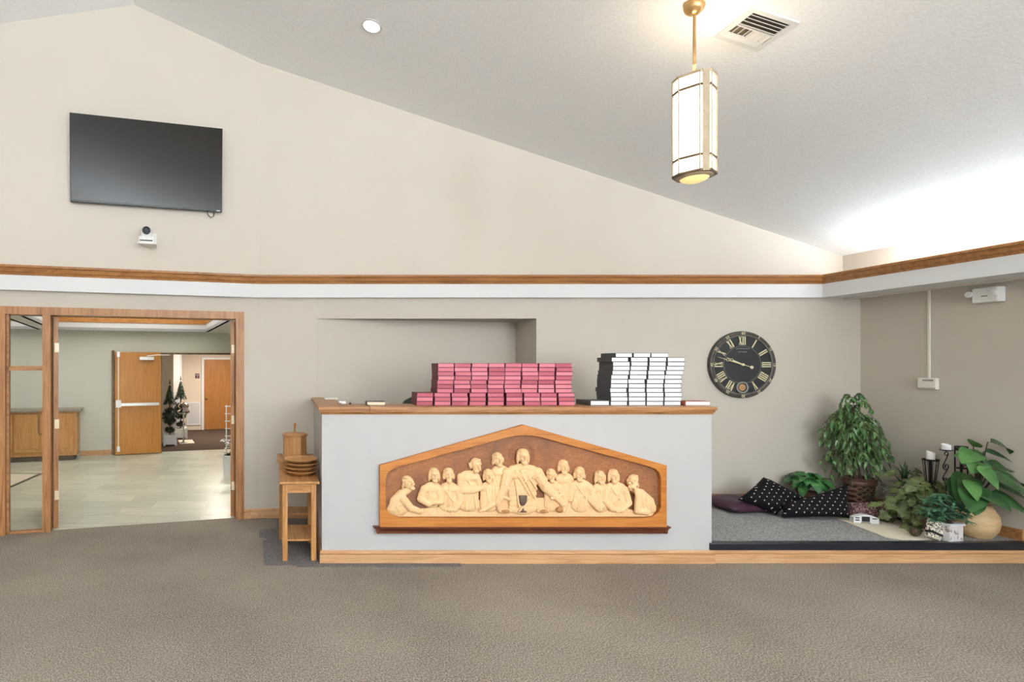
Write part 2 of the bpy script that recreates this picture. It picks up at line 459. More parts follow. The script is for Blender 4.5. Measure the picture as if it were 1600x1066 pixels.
wu.prism([(B.x, YB, 2.33), (XU + .3, YB, 2.33), (XU + .3, YB, zc(XU + .3) + .05), (B.x, YB, zc(B.x) + .05)], (0, .12, 0))
struct('wall_back_upper', wu, 'wall_cream')
# left wall, lower part around the door opening
DJ0, DJ1, DH = .164, 2.50, 2.165
def wall_piece(mb, t0, t1, z0, z1, o0=0, o1=-.13):
    a, b, c, d = WL(t0, o0), WL(t1, o0), WL(t1, o1), WL(t0, o1)
    return mb.prism([(p.x, p.y, z0) for p in (a, b, c, d)], (0, 0, z1 - z0))
wl = MB()
wall_piece(wl, -.02, DJ0 + .05, 0, 2.36); wall_piece(wl, DJ0 + .05, DJ1 - .05, DH - .05, 2.36); wall_piece(wl, DJ1 - .05, TL, 0, 2.36)
struct('wall_left', wl, 'wall_tan')
wlu = MB()
tr = (B.x - RX) / cT
def wlp(t, z): p = WL(t); return (p.x, p.y, z)
wlu.prism([wlp(0, 2.33), wlp(TL, 2.33), wlp(TL, zc(WL(TL).x) + .05), wlp(tr, 5.255), wlp(0, zc(B.x) + .05)], (-sT * .12, cT * .12, 0))
struct('wall_left_upper', wlu, 'wall_cream')
fl = far_left
struct('wall_left_side', MB().bb(fl.x - .12, fl.x, YR, fl.y + .1, 0, 5.2), 'wall_cream')
struct('wall_right', MB().bb(XR, XR + .12, YR, YB + .1, 0, 2.36), 'wall_tan')
struct('wall_right_upper', MB().bb(XU, XU + .1, YR, YB + .1, 2.30, zc(XU) + .05), 'wall_cream')
# rear wall behind the camera with its tall windows
wr = MB()
wins = [(-4.2, -2.6), (-1.2, .4), (1.8, 3.4), (4.1, 5.5)]
xs = [fl.x] + [v for w in wins for v in w] + [XR]
for i in range(0, len(xs), 2): wr.bb(xs[i], xs[i + 1], YR - .15, YR, 0, 5.3)
for a, b in wins:
    wr.bb(a, b, YR - .15, YR, 0, .7); wr.bb(a, b, YR - .15, YR, 2.6, 5.3)
struct('wall_rear', wr, 'wall_cream')
for i, (a, b) in enumerate(wins):
    w = MB()
    for x in (a + .03, (a + b) / 2, b - .03): w.bb(x - .03, x + .03, YR - .1, YR - .04, .7, 2.6)
    for z in (.73, 1.65, 2.57): w.bb(a, b, YR - .1, YR - .04, z - .03, z + .03)
    struct('window_%d' % (i + 1), w, 'oak_z')

# ledge: oak crown above a white fascia, and the light cove along the right wall
path = [WL(TL, .06), None, (5.58, YB - .06), (5.58, YR)]
k = math.tan(TH / 2) * .06
path[1] = (B.x + k, YB - .06)
struct('trim_1', MB().sweep(path, [(-.055, LEDGE1), (0, LEDGE1), (.006, LEDGE1 + .018), (.022, LEDGE1 + .03), (.032, LEDGE1 + .06), (.048, LEDGE1 + .07), (.048, LEDGE2), (-.055, LEDGE2)][::-1]), 'trim_oak_x', 30, label='oak crown moulding along the ledge')
wf = MB().sweep(path, [(-.058, LEDGE0), (0, LEDGE0), (0, LEDGE1), (-.058, LEDGE1)][::-1])
wf.bb(5.62, XR, YR, YB, LEDGE0, LEDGE0 + .03)
struct('trim_2', wf, 'white', label='white fascia and soffit of the ledge')
tube = MB().tube([(5.735, -4.3, 2.40), (5.735, 5.45, 2.40)], .02, 10)
for y in (-4.35, -2, .4, 2.8, 5.5): tube.bb(5.70, 5.77, y - .03, y + .03, 2.345, 2.41)
tag(tube.build('cove_light', 'tube_glow', None, 40), 'white fluorescent tube lying hidden in the ledge along the right wall', 'light')

# platform with its carpet, rubber nosing and oak face
YC = 4.468                                       # front of counter and platform
XC0, XC1 = .275, 3.439
ZP = .16
struct('floor_platform', MB().bb(XC1 - .13, XR, YC + .012, YB, 0, ZP), 'carpet_stage')
struct('floor_booth', MB().bb(XC0 + .13, XC1 - .13, YC + .13, YB, 0, ZP - .002), 'carpet_stage')
ns = MB().prism([(XC1 - .02, YC - .012, ZP - .052), (XC1 - .02, YC + .012, ZP - .052), (XC1 - .02, YC + .05, ZP), (XC1 - .02, YC + .05, ZP + .004), (XC1 - .02, YC - .004, ZP + .004), (XC1 - .02, YC - .012, ZP - .004)], (XR - XC1 + .02, 0, 0))
struct('trim_3', ns, 'rubber', label='black rubber nosing of the platform edge')
def base_prof(h, t=.016): return [(0, 0), (t, 0), (t, h * .70), (t * .35, h * .73), (t * .35, h * .76), (t * .85, h * .78), (t * .8, h * .92), (t * .4, h), (0, h)]
def shift(pr, z): return [(a, b + z) for a, b in pr]
struct('baseboard_platform', MB().sweep([(XC1 - .02, YC + .011), (XR, YC + .011)], shift(base_prof(.105, .016), 0)[::-1]), 'pale_oak_x', 25)
struct('baseboard_back', MB().sweep([(XC1, YB), (XR, YB), (XR, YC + .05)], shift(base_prof(.092), ZP)[::-1]), 'oak_x', 25)
struct('baseboard_left', MB().sweep([tuple(WL(DJ0 + .002)), tuple(B), (XC0, YB)], base_prof(.098)[::-1]), 'pale_oak_x', 25)
# thin sheets for the darker patches on the floor beside the counter
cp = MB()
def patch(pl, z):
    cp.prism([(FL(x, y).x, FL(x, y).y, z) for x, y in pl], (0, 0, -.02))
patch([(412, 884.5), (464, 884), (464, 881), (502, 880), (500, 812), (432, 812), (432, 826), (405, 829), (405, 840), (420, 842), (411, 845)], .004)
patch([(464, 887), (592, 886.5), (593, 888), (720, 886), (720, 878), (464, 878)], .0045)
struct('floor_patch', cp, 'carpet_dark', label='darker patches on the carpet beside the counter')

# ------------------------------------------------------------------ counter
ct = thing('counter', 'white half-wall counter with oak cap, stacked with books, carved panel on its front', 'counter', (XC0, YC, 0))
LW, LD, ZT = XC1 - XC0, YB - YC - .004, 1.269
hw = MB()
hw.prism([(0, 0, 0), (LW, 0, 0), (LW, LD, 0), (LW - .12, LD, 0), (LW - .12, .12, 0), (.12, .12, 0), (.12, LD, 0), (0, LD, 0)], (0, 0, ZT - .03))
hw.build('half_wall', 'counter_white', ct)
cap = MB()
cap.prism([(-.03, -.025, ZT - .028), (LW + .03, -.025, ZT - .028), (LW + .03, LD, ZT - .028), (LW - .17, LD, ZT - .028), (LW - .17, .36, ZT - .028), (.19, .36, ZT - .028), (.19, LD, ZT - .028), (-.03, LD, ZT - .028)], (0, 0, .028))
cap.build('countertop', 'oak_x', ct, bevel=.004)
mo = MB().sweep([(0, LD), (0, 0), (LW, 0), (LW, LD)], [(0, ZT - .062), (.006, ZT - .062), (.009, ZT - .05), (.018, ZT - .04), (.018, ZT - .028), (0, ZT - .028)])
mo.build('cap_moulding', 'oak_x', ct, 30)
MB().sweep([(0, LD), (0, 0), (LW + .016, 0)], base_prof(.105, .018)).build('baseboard', 'pale_oak_x', ct, 25)

# ------------------------------------------------------------------ carved panel on the counter
S = YC / F
def RL(px, py): return ((px - 815) * S, (822 - py) * S)     # panel coordinates: origin at bottom centre
pz = H + (CY - 822) * S
cv = thing('carved_relief', 'gabled carved wooden relief of robed figures seated along a table, on the counter front', 'wood carving', ((815 - CX) * S, YC - .001, pz))
outer = [RL(*p) for p in ((592, 823), (592, 726), (815, 663), (1036, 726), (1036, 823))]
inn = [(601.5, 790), (601.5, 748), (604, 739), (610, 733), (617, 729.5), (710, 704), (790, 682.5), (803, 680), (815, 679.5), (827, 680), (842, 682.5), (920, 704), (1008, 727.5), (1018, 731.5), (1024, 737), (1027, 746), (1027, 790), (1023, 799), (1015, 805), (1005, 807), (625, 807), (614, 804), (605, 798)]
inner = [RL(*p) for p in inn]
fr = MB().ring([(x, -.045, z) for x, z in outer], [(x, -.045, z) for x, z in inner], (0, .045, 0))
fr.build('frame', 'frame_wood', cv, bevel=.003)
MB().prism([(x * .999, -.012, z) for x, z in inner], (0, .010, 0)).build('background_panel', 'carved_bg', cv)

def voxel(mb, name, m, parent, size=.0034, smooth=2):
    bmesh.ops.recalc_face_normals(mb.bm, faces=mb.bm.faces)
    me = bpy.data.meshes.new('tmp'); mb.bm.to_mesh(me); mb.bm.free()
    ob = bpy.data.objects.new('tmp', me); C.objects.link(ob)
    rm = ob.modifiers.new('r', 'REMESH'); rm.mode = 'VOXEL'; rm.voxel_size = size; rm.use_smooth_shade = True
    if smooth:
        sm = ob.modifiers.new('s', 'SMOOTH'); sm.factor = .5; sm.iterations = smooth
    bpy.context.view_layer.update()
    out = bpy.data.meshes.new_from_object(ob.evaluated_get(bpy.context.evaluated_depsgraph_get()))
    bpy.data.objects.remove(ob); bpy.data.meshes.remove(me)
    out.name = name; out.materials.clear(); out.materials.append(M[m])
    for p in out.polygons: p.use_smooth = True
    o = bpy.data.objects.new(name, out); C.objects.link(o); o.parent = parent
    return o

YF = .78                                          # relief is flattened front to back
class Fig:
    def __init__(s, y0=-.012): s.mb = MB(); s.y0 = y0
    def pt(s, px, py, d): x, z = RL(px, py); return Vector((x, s.y0 - d * S * YF, z))
    def blob(s, px, py, d, rx, rz, ry, tilt=0):
        s.mb.ell(s.pt(px, py, d), (rx * S, ry * S * YF, rz * S), Matrix.Rotation(R(tilt), 3, 'Y'), 14, 10)
    def limb(s, *pts):                            # (px, py, depth, radius) joints
        for a, b in zip(pts, pts[1:]):
            n = max(2, int(math.hypot(a[0] - b[0], a[1] - b[1]) / (min(a[3], b[3]) * .5)))
            for i in range(n + 1):
                t = i / n; q = [u + (v - u) * t for u, v in zip(a, b)]
                s.mb.ell(s.pt(*q[:3]), (q[3] * S, q[3] * S * YF, q[3] * S), None, 10, 7)
    def head(s, px, py, d, tilt=0, look=0, hair=1.0, beard=True, k=1.0, veil=False):
        c = math.cos(R(tilt)); sn = math.sin(R(tilt))
        def at(a, b): return (px + (a * c - b * sn) * k, py + (a * sn + b * c) * k)
        def bl(a, b, dd, rx, rz, ry): x, y = at(a, b); s.blob(x, y, d + dd * k, rx * k, rz * k, ry * k, -tilt)
        L = look
        bl(0, 0, 0, 7.2, 9.6, 7)                                   # skull
        bl(-L * .8, -3.6, -3.0, 8.3 * hair, 7.8, 6.4)                # hair over the crown
        bl(-L * .4, -8.0, 1.2, 5.4 * hair, 2.6, 5.0)
        for q in (-1, 1): bl(q * 7.4 - L * 1.0, 3, -2, 2.2, 7.5 if veil else 5.5, 4)
        bl(L * 2, -2.4, 6.2, 5.4, 1.3, 2.4)                        # brow
        bl(L * 2.6, 1.2, 7.8, 1.3, 3.0, 3.0)                       # nose
        for q in (-1, 1):
            bl(q * 3.0 + L * 2, .3, 5.3, 1.3, .8, 1.5)             # eyes
            bl(q * 3.6 + L * 2, 3.2, 4.6, 2.0, 1.9, 2.0)           # cheeks
        bl(L * 2.2, 5.0, 6.2, 2.6, .9, 2.0)                        # mouth
        if beard: bl(L * 2, 8.6, 4.4, 4.4, 3.4, 3.6)
        else: bl(L * 2, 8.0, 4.0, 3.0, 2.2, 2.8)
        x, y = at(0, 11); s.blob(x, y, d - 1, 3.6 * k, 4.5 * k, 4 * k)
    def torso(s, cx, ytop, w, ybot, wb, d=3, r=7):
        s.limb((cx - w + r, ytop + r, d, r), (cx + w - r, ytop + r, d, r))
        n = 7; ybot -= 8
        for i in range(n + 1):
            t = i / n; ww = w + (wb - w) * t; y = ytop + r + (ybot - ytop - r) * t
            s.mb.ell(s.pt(cx, y, d + 1.2 * math.sin(t * 3)), (ww * S, 5.6 * S * YF, 11 * S), None, 16, 9)
    def fold(s, *pts):                            # raised fold of cloth
        s.limb(*[(x, y, d - 1.0, 1.5) for x, y, d in pts])
    def hand(s, px, py, d, ang=0, k=1.0):
        c, sn = math.cos(R(ang)), math.sin(R(ang))
        s.blob(px, py, d, 3.4 * k, 2.6 * k, 2.6 * k)
        for i, (o, l) in enumerate(((-2.0, 4.6), (-.7, 5.4), (.7, 5.2), (2.0, 4.4))):
            s.limb((px + 2 * c * k - o * sn * k, py + 2 * sn * k + o * c * k, d + .6, .95 * k), (px + l * c * k - o * sn * k, py + l * sn * k + o * c * k, d - .3, .75 * k))
        s.limb((px - 1 * c, py - 2.5, d + .8, 1.0 * k), (px + 2 * c, py - 3.6, d + .6, .8 * k))
    def done(s): return voxel(s.mb, 'carved_figure', 'carved_fig', cv)

# table cloth along the bottom
tb = MB()
prof = [(606, 806.5), (604, 800), (620, 797), (668, 793), (720, 786), (760, 778), (785, 777), (850, 777), (905, 776), (960, 790), (990, 797), (1019, 800), (1016, 805), (1006, 806.5)]
tb.prism([(RL(*p)[0], -.026, RL(*p)[1]) for p in prof], (0, .016, 0))
tb.build('carved_table', 'carved_fig', cv, bevel=.005)

f = Fig(); f.head(637, 753, 5, -12, 1.7, 1.05)                        # bowed over the table at the left end
f.torso(620, 778, 11, 802, 17, 3, 8); f.limb((637, 765, 3, 5), (625, 771, 4, 7), (615, 782, 4, 8), (611, 794, 4, 6)); f.limb((628, 778, 7, 7), (640, 792, 8, 6), (654, 797, 8, 4.5)); f.hand(657, 796, 8, 5)
f.fold((612, 780, 10), (622, 796, 11)); f.fold((628, 776, 13), (638, 790, 13)); f.fold((617, 776, 10), (612, 796, 10)); f.done()
f = Fig(); f.head(677, 741, 5, 0, .25, 1.0, True, 1, True)
f.torso(674, 755, 16, 790, 12, 3, 8); f.limb((661, 763, 5, 6.5), (655, 778, 6, 6), (668, 786, 8, 4.5)); f.limb((684, 766, 5, 6), (688, 782, 7, 5), (676, 783, 9, 4)); f.hand(672, 785, 9, 160)
f.fold((670, 760, 10), (666, 780, 10)); f.fold((678, 760, 10), (684, 776, 10)); f.done()
f = Fig(); f.head(699, 740.5, 6, 0, -.1)
f.torso(700, 755, 16, 796, 16, 3, 8); f.limb((713, 763, 5, 6.5), (717, 780, 7, 6), (708, 794, 9, 4.5)); f.limb((687, 764, 5, 6), (684, 782, 7, 5)); f.hand(703, 795, 9, 150)
f.fold((690, 760, 11), (706, 782, 11)); f.fold((700, 758, 11), (697, 788, 11)); f.done()
f = Fig(); f.head(741.5, 726, 6, 14, .9)                            # standing, leaning in
f.torso(730, 737, 15, 796, 17, 3, 8); f.limb((718, 744, 5, 6.5), (718, 764, 7, 6.5), (738, 764, 9, 5), (752, 760, 8, 3.5)); f.hand(754, 760, 8, 0)
f.limb((742, 744, 4, 6), (748, 758, 5, 5)); f.fold((724, 742, 10), (732, 756, 11)); f.fold((724, 774, 10), (726, 794, 10)); f.fold((738, 772, 10), (741, 792, 10)); f.done()
f = Fig(); f.head(760.5, 742, 7, 0, .2, 1, True, .95)
f.torso(762, 755, 14, 796, 15, 4, 7); f.limb((772, 762, 6, 6), (776, 780, 8, 5.5), (762, 788, 10, 4.5), (752, 794, 10, 3.6)); f.hand(751, 795, 10, 165)
f.fold((756, 760, 11), (760, 782, 11)); f.fold((766, 760, 11), (766, 780, 11)); f.done()
f = Fig(); f.head(776, 717, 4, -8, .3)                              # standing behind
f.torso(780, 729, 15, 780, 16, 1, 8); f.fold((772, 736, 7), (776, 764, 8)); f.fold((784, 736, 7), (782, 760, 8)); f.done()
f = Fig(); f.head(814, 712, 8, 0, .1, 1.1, True, 1.08, True)        # the tall one in the middle
f.torso(813, 731, 24, 800, 22, 5, 9); f.limb((813, 728, 5, 6), (798, 733, 5, 7), (790, 740, 6, 8)); f.limb((813, 728, 5, 6), (829, 733, 5, 7), (836, 740, 6, 8)); f.limb((790, 738, 7, 9), (784, 760, 9, 8), (774, 782, 11, 6), (776, 792, 11, 4)); f.limb((836, 738, 7, 9.5), (848, 760, 9, 8), (866, 776, 11, 6), (876, 786, 11, 3.6))
f.hand(777, 792, 12, 100); f.hand(872, 785, 12, 40)
for a in ((800, 733, 822, 770), (808, 733, 830, 776), (816, 735, 833, 762), (800, 748, 806, 790), (824, 775, 806, 796), (828, 740, 812, 752)): f.fold((a[0], a[1], 14), (a[2], a[3], 14))
f.limb((778, 772, 14, 2.4), (792, 778, 13, 2.4)); f.limb((856, 776, 14, 2.6), (872, 770, 13, 2.4)); f.done()
f = Fig(); f.head(858, 741.5, 6, -6, -.5, 1, True, .92)
f.torso(862, 754, 15, 796, 15, 3, 7); f.limb((874, 762, 5, 6), (879, 780, 7, 5.5), (876, 795, 9, 4)); f.fold((856, 760, 10), (864, 778, 10)); f.fold((868, 760, 10), (874, 780, 10)); f.hand(873, 796, 9, 170, .9); f.done()
f = Fig(); f.head(878, 728.5, 4, 0, 0, 1.0)
f.torso(880, 741, 15, 785, 14, 1, 8); f.fold((873, 746, 7), (880, 770, 8)); f.fold((886, 746, 7), (884, 772, 8)); f.done()
f = Fig(); f.head(902, 739.5, 6, 4, -.4)
f.torso(904, 751, 17, 797, 15, 3, 8); f.limb((917, 760, 5, 6), (924, 780, 7, 5.5), (932, 794, 9, 4)); f.limb((891, 758, 5, 6), (887, 778, 6, 5.5)); f.fold((896, 757, 11), (910, 776, 11)); f.fold((910, 758, 11), (898, 792, 11)); f.done()
f = Fig(); f.head(934, 744.5, 6, -4, .1, 1, True, .95, True)
f.torso(936, 757, 14, 797, 13, 3, 7); f.limb((922, 765, 5, 6), (918, 780, 7, 5), (930, 793, 9, 4)); f.hand(934, 790, 9, -10); f.fold((932, 762, 10), (938, 782, 10)); f.done()
f = Fig(); f.head(955, 742.5, 6, 0, 0, 1, True, .98, True)
f.torso(958, 755, 18, 797, 15, 3, 8); f.limb((943, 762, 5, 6.5), (940, 780, 7, 6), (950, 792, 9, 4.5)); f.limb((972, 764, 5, 6), (978, 784, 7, 5), (966, 795, 9, 4)); f.hand(952, 793, 9, 30); f.hand(963, 796, 9, 170)
f.fold((950, 760, 11), (962, 778, 11)); f.fold((964, 760, 11), (954, 786, 11)); f.done()
f = Fig(); f.head(984, 751, 6, 14, -1.6, 1.0)                       # head in hand at the right end
f.torso(1006, 776, 11, 800, 16, 3, 8); f.limb((988, 765, 3, 5), (998, 770, 4, 7), (1010, 782, 4, 8), (1015, 794, 4, 6)); f.limb((992, 778, 7, 6), (990, 796, 9, 5.5), (1006, 798, 8, 5)); f.limb((990, 794, 9, 5), (990, 776, 10, 4), (986, 762, 12, 3.2)); f.hand(984, 759, 12, -80)
f.fold((1004, 776, 10), (1008, 796, 11)); f.fold((998, 774, 11), (1000, 794, 11)); f.done()
# halo, cup, plates, loaves
halo = MB()
for rr in (17, 20): halo.tube([(RL(814, 712)[0] + rr * S * math.cos(a), -.013, RL(814, 712)[1] + rr * S * math.sin(a)) for a in [2 * PI * i / 40 for i in range(40)]], .0022, 6, True)
halo.build('halo', 'carved_bg', cv, 60)
x, z = RL(812, 797)
cupm = MB().lathe([(0, 0), (6 * S, 0), (6 * S, .004), (1.2 * S, .01), (1.1 * S, 9 * S), (4 * S, 11 * S), (6.2 * S, 16 * S), (6.8 * S, 24 * S), (6.2 * S, 25.5 * S), (0, 25.5 * S)], 20, (x, -.060, z), Matrix.Diagonal((1, .55, 1)))
cupm.build('carved_cup', 'cup', cv, 40)
for px in (785, 843.5):
    x, z = RL(px, 796)
    MB().ell((x, -.058, z), (10 * S, .012, 4.2 * S), None, 24, 10).build('carved_plate', 'carved_fig', cv, 60)
    MB().ell((x, -.068, z + .4 * S), (6.6 * S, .010, 2.6 * S), None, 20, 10).build('carved_loaf', 'loaf', cv, 60)
x, z = RL(869, 794); MB().ell((x, -.055, z), (5.4 * S, .016, 4.6 * S), None, 18, 10).build('carved_bun', 'loaf', cv, 60)
# shelf below
sh = MB()
x0, z0 = RL(582, 821); x1, _ = RL(1043, 821)
cx = (x0 + x1) / 2
pr = [(0, 0), (-.062, 0), (-.062, -.008), (-.052, -.014), (-.044, -.03), (-.040, -.036), (-.040, -.056), (0, -.056)]
sh.sweep([(x0 + .05, 0), (x1 - .05, 0)], [(-a, b + z0) for a, b in pr][::-1])
o = sh.build('shelf_moulding', 'dark_stain', cv, 30)
for q, xe in ((-1, x0 + .05), (1, x1 - .05)):
    sh = MB().prism([(xe, 0, z0), (xe + q * .048, 0, z0), (xe + q * .048, 0, z0 - .008), (xe + q * .03, 0, z0 - .018), (xe + q * .022, 0, z0 - .036), (xe + q * .02, 0, z0 - .056), (xe, 0, z0 - .056)], (0, -.045, 0))
    sh.build('shelf_return', 'dark_stain', cv)

# ------------------------------------------------------------------ books
def make_book(name, w, d, t, cover, pages, board=.0031):
    root = thing(name, '', 'book')
    c = MB()
    c.bb(0, w, 0, d, 0, board); c.bb(0, w, 0, d, t - board, t); c.bb(0, board, 0, d, board, t - board)
    c.build('cover', cover, root)
    MB().bb(board, w - .004, .004, d - .004, board, t - board).build('page_block', pages, root)
    return root
ZC = ZT + .0005
def px_x(px, d): return (px - CX) * d / F
YBk = 4.592
red = make_book('hardcover_book', .138, .20, .0350, 'cover_red', 'page_red')
first = [True]
rnd = random.Random(4)
def place(proto, used, x, y, z, rz, label, group):
    o = proto if used[0] else copy_tree(proto)
    used[0] = False
    o.location = (x, y, z); o.rotation_euler = (0, 0, rz); o['label'] = label; o['group'] = group
    return o
low = [651, 679, 705.8, 734, 762.3, 791, 819, 845.5, 872.6]
upp = [684.6, 710.8, 737, 763.3, 789.6, 815.9, 842.2, 868.7]
for r in range(10):
    cols = low if r < 3 else upp
    for i, px in enumerate(cols):
        lean = (-1.2 if 3 <= r < 6 else 0)
        place(red, first, px_x(px + lean + rnd.uniform(-.5, .5), YBk), YBk + rnd.uniform(-.004, .006), ZC + r * .0354, R(rnd.uniform(-1.1, 1.1)),
              'red hardcover book with pink page edges, %s row from the top, %s from the left' % (ORD[9 - r], ORD[i]), 'red books piled on the counter')
gry = make_book('hardcover_book', .1445, .21, .0362, 'cover_grey', 'page_white')
first = [True]
left = [954, 954, 954, 954, 954, 954, 955.5, 956.2, 957.6, 958.6, 955.5, 961.5]
for r in range(12):
    for i in range(4 if r < 11 else 3):
        px = left[r] + 28.15 * i + rnd.uniform(-.5, .5) + (2.6 if (r == 10 and i) else 0)
        rz = R(rnd.uniform(-1.2, 1.2))
        place(gry, first, px_x(px, YBk), YBk + rnd.uniform(-.004, .006), ZC + r * .0366, rz,
              'charcoal hardcover book with white page edges, %s row from the top, %s from the left' % (ORD[11 - r], ORD[i]), 'charcoal books piled on the counter')
b = copy_tree(gry); b.location = (px_x(922.5, 4.6), 4.6, ZC); b.rotation_euler = (0, 0, R(3)); b.scale = (1.15, 1, 1.12); b['label'] = 'charcoal book lying alone just left of the tall charcoal book pile'; b['group'] = 'single books beside the piles'
b = make_book('hardcover_book', .205, .15, .036, 'cover_maroon', 'page_white'); b.location = (px_x(1071, 4.6), 4.6, ZC); b.rotation_euler = (0, 0, R(-2)); b['label'] = 'rust covered book at the right end of the counter'; b['group'] = 'single books beside the piles'
b = make_book('hardcover_book', .155, .12, .031, 'cover_brown', 'page_cream'); b.location = (px_x(573, 4.62), 4.62, ZC); b.rotation_euler = (0, 0, R(-3)); b['label'] = 'brown book with cream pages lying between tissue and red pile'
rb = MB().tube([(.004, -.002, .03), (-.006, -.003, .02), (.006, -.004, .004), (.006, -.2, .004), (.006, -.212, -.002), (.006, -.212, -.03)], .0022, 6)
rb.build('ribbon', 'iron', b)
tag(MB().box((px_x(517, 5.55), 5.55, ZC + .004), (.13, .22, .008), None, .002).build('booklet', 'paper'), 'white booklet lying on the left arm of the oak counter cap', 'booklet')
ts = MB()
for _ in range(7): ts.ell((rnd.uniform(-.022, .022), rnd.uniform(-.02, .02), .008 + rnd.uniform(0, .012)), (rnd.uniform(.012, .022), .016, rnd.uniform(.007, .013)), Matrix.Rotation(rnd.uniform(0, 3), 3, 'Z'), 8, 6)
o = ts.build('tissue', 'tissue', None, 50, P(535, 631, 4.72)); o.location.z = ZC; tag(o, 'crumpled white tissue on the counter cap left of the brown book', 'tissue')
o = MB().lathe([(0, 0), (.009, 0), (.010, .006), (.010, .014), (.006, .018), (0, .018)], 16).build('pen_cap', 'black', None, 40, (px_x(547, 4.72), 4.72, ZC)); tag(o, 'tiny black cap beside the crumpled tissue on the counter', 'cap')

# office chairs behind the counter
def office_chair(x, y, ztop, label):
    t = thing('office_chair', label, 'chair', (x, y, ZP), R(180), 'office chairs behind the counter')
    hz = ztop - ZP
    bk = MB(); n = 10; m = 8; g = []
    for j in range(m + 1):
        row = []
        v = j / m; z = hz - .62 + .62 * v
        hwid = .25 * (1 - .16 * max(0, (v - .80) / .20) ** 2.0) * (.86 + .14 * min(1, v * 2.5))
        for i in range(n + 1):
            u = -1 + 2 * i / n
            row.append((u * hwid, .22 + .07 * u * u * -1 + .04 * v, z - .065 * abs(u) ** 2.4 * v ** 3))
        g.append(row)
    vs = [[[bk.bm.verts.new((p[0], p[1] + dy, p[2])) for p in row] for row in g] for dy in (0, .05)]
    for side in vs:
        for j in range(m):
            for i in range(n): bk.bm.faces.new((side[j][i], side[j][i + 1], side[j + 1][i + 1], side[j + 1][i]))
    def edge(seq):
        for a, b_ in zip(seq, seq[1:]):
            bk.bm.faces.new((vs[0][a[0]][a[1]], vs[0][b_[0]][b_[1]], vs[1][b_[0]][b_[1]], vs[1][a[0]][a[1]]))
    edge([(0, i) for i in range(n + 1)] + [(j, n) for j in range(1, m + 1)] + [(m, i) for i in range(n - 1, -1, -1)] + [(j, 0) for j in range(m - 1, -1, -1)])
    bk.build('backrest', 'chair_black', t, 50)
    MB().box((0, 0, .47), (.46, .44, .08), None, .03).build('seat', 'chair_black', t, 40)
    MB().tube([(0, 0, .08), (0, 0, .44)], .025, 12).build('post', 'black', t, 40)
    MB().tube([(0, .18, .45), (0, .25, .48), (0, .27, hz - .5)], .02, 8).build('back_support', 'black', t, 40)
    for q in range(5):
        a = 2 * PI * q / 5
        ft = MB().tube([(0, 0, .1), (.24 * math.cos(a), .24 * math.sin(a), .07)], [.025, .016], 8).build('base_arm', 'black', t, 40)
        MB().ell((.24 * math.cos(a), .24 * math.sin(a), .03), (.028, .028, .03)).build('caster', 'black', ft, 60)
office_chair(px_x(660, 5.2), 5.22, 1.348, 'black office chair whose rounded back rises behind the left end of the red books')
office_chair(px_x(966, 5.15), 5.2, 1.325, 'black office chair whose back shows left of the charcoal books')

# ------------------------------------------------------------------ side tables with plates and box
def side_table(label, loc, rz, w, d, h, shelf_z, ap=.075):
    t = thing('side_table', label, 'table', loc, rz, 'nested oak side tables')
    MB().box((w / 2, d / 2, h - .011), (w, d, .022), None, .004).build('tabletop', 'table_oak_y', t)
    for x in (.045, w - .045):
        for y in (.04, d - .04):
            MB().box((x, y, (h - .022) / 2), (.042, .042, h - .022), None, .003).build('leg', 'table_oak_z', t)
    a = MB(); a.bb(.066, w - .066, .03, .05, h - .022 - ap, h - .022); a.bb(.066, w - .066, d - .05, d - .03, h - .022 - ap, h - .022)
    a.bb(.035, .055, .06, d - .06, h - .022 - ap, h - .022); a.bb(w - .055, w - .035, .06, d - .06, h - .022 - ap, h - .022)
    a.build('apron', 'table_oak_x', t)
    MB().bb(.03, w - .03, .05, d - .05, shelf_z - .014, shelf_z).build('shelf', 'table_oak_y', t)
    return t
side_table('small oak side table with lower shelf, wooden plates on top, beside the white counter', (-.068, 4.485, 0), R(1.2), .325, .52, .655, .17)
side_table('taller oak side table behind the plate table, carrying a wooden box', (-.106, 5.035, 0), 0, .36, .34, .742, .24)
cyl = [(.0, 0), (.085, 0), (.094, .004), (.135, .030), (.146, .036), (.147, .041), (.140, .041), (.128, .034), (.09, .010), (0, .010)]
pl0 = None
for i in range(4):
    if pl0 is None:
        o = pl0 = MB().lathe(cyl, 40).build('offering_plate', 'table_oak_x', None, 40)
    else:
        o = pl0.copy(); C.objects.link(o)
    o.location = (.112 + (.004, -.006, .005, 0)[i], 4.80 + .004 * i, .656 + .0325 * i); o.rotation_euler = (0, 0, i * 1.3)
    tag(o, ('bottom', 'second from bottom', 'third from bottom', 'topmost')[i] + ' wooden offering plate of the stack on the side table', 'plate', 'stacked wooden plates')
bx = thing('wooden_box', 'octagonal wooden box with upright peg handle on the taller side table', 'box', (.064, 5.2, .743), R(8))
MB().lathe([(0, 0), (.122, 0), (.122, .012), (.114, .016), (.112, .20), (0, .20)], 8, ph=PI / 8).build('body', 'table_oak_z', bx)
MB().lathe([(0, .2005), (.124, .2005), (.126, .212), (.118, .216), (.095, .226), (0, .226)], 8, ph=PI / 8).build('lid', 'table_oak_x', bx)
MB().lathe([(0, .226), (.010, .226), (.008, .25), (.009, .29), (.013, .30), (.013, .312), (.006, .318), (0, .318)], 16).build('handle', 'honey_z', bx, 40)

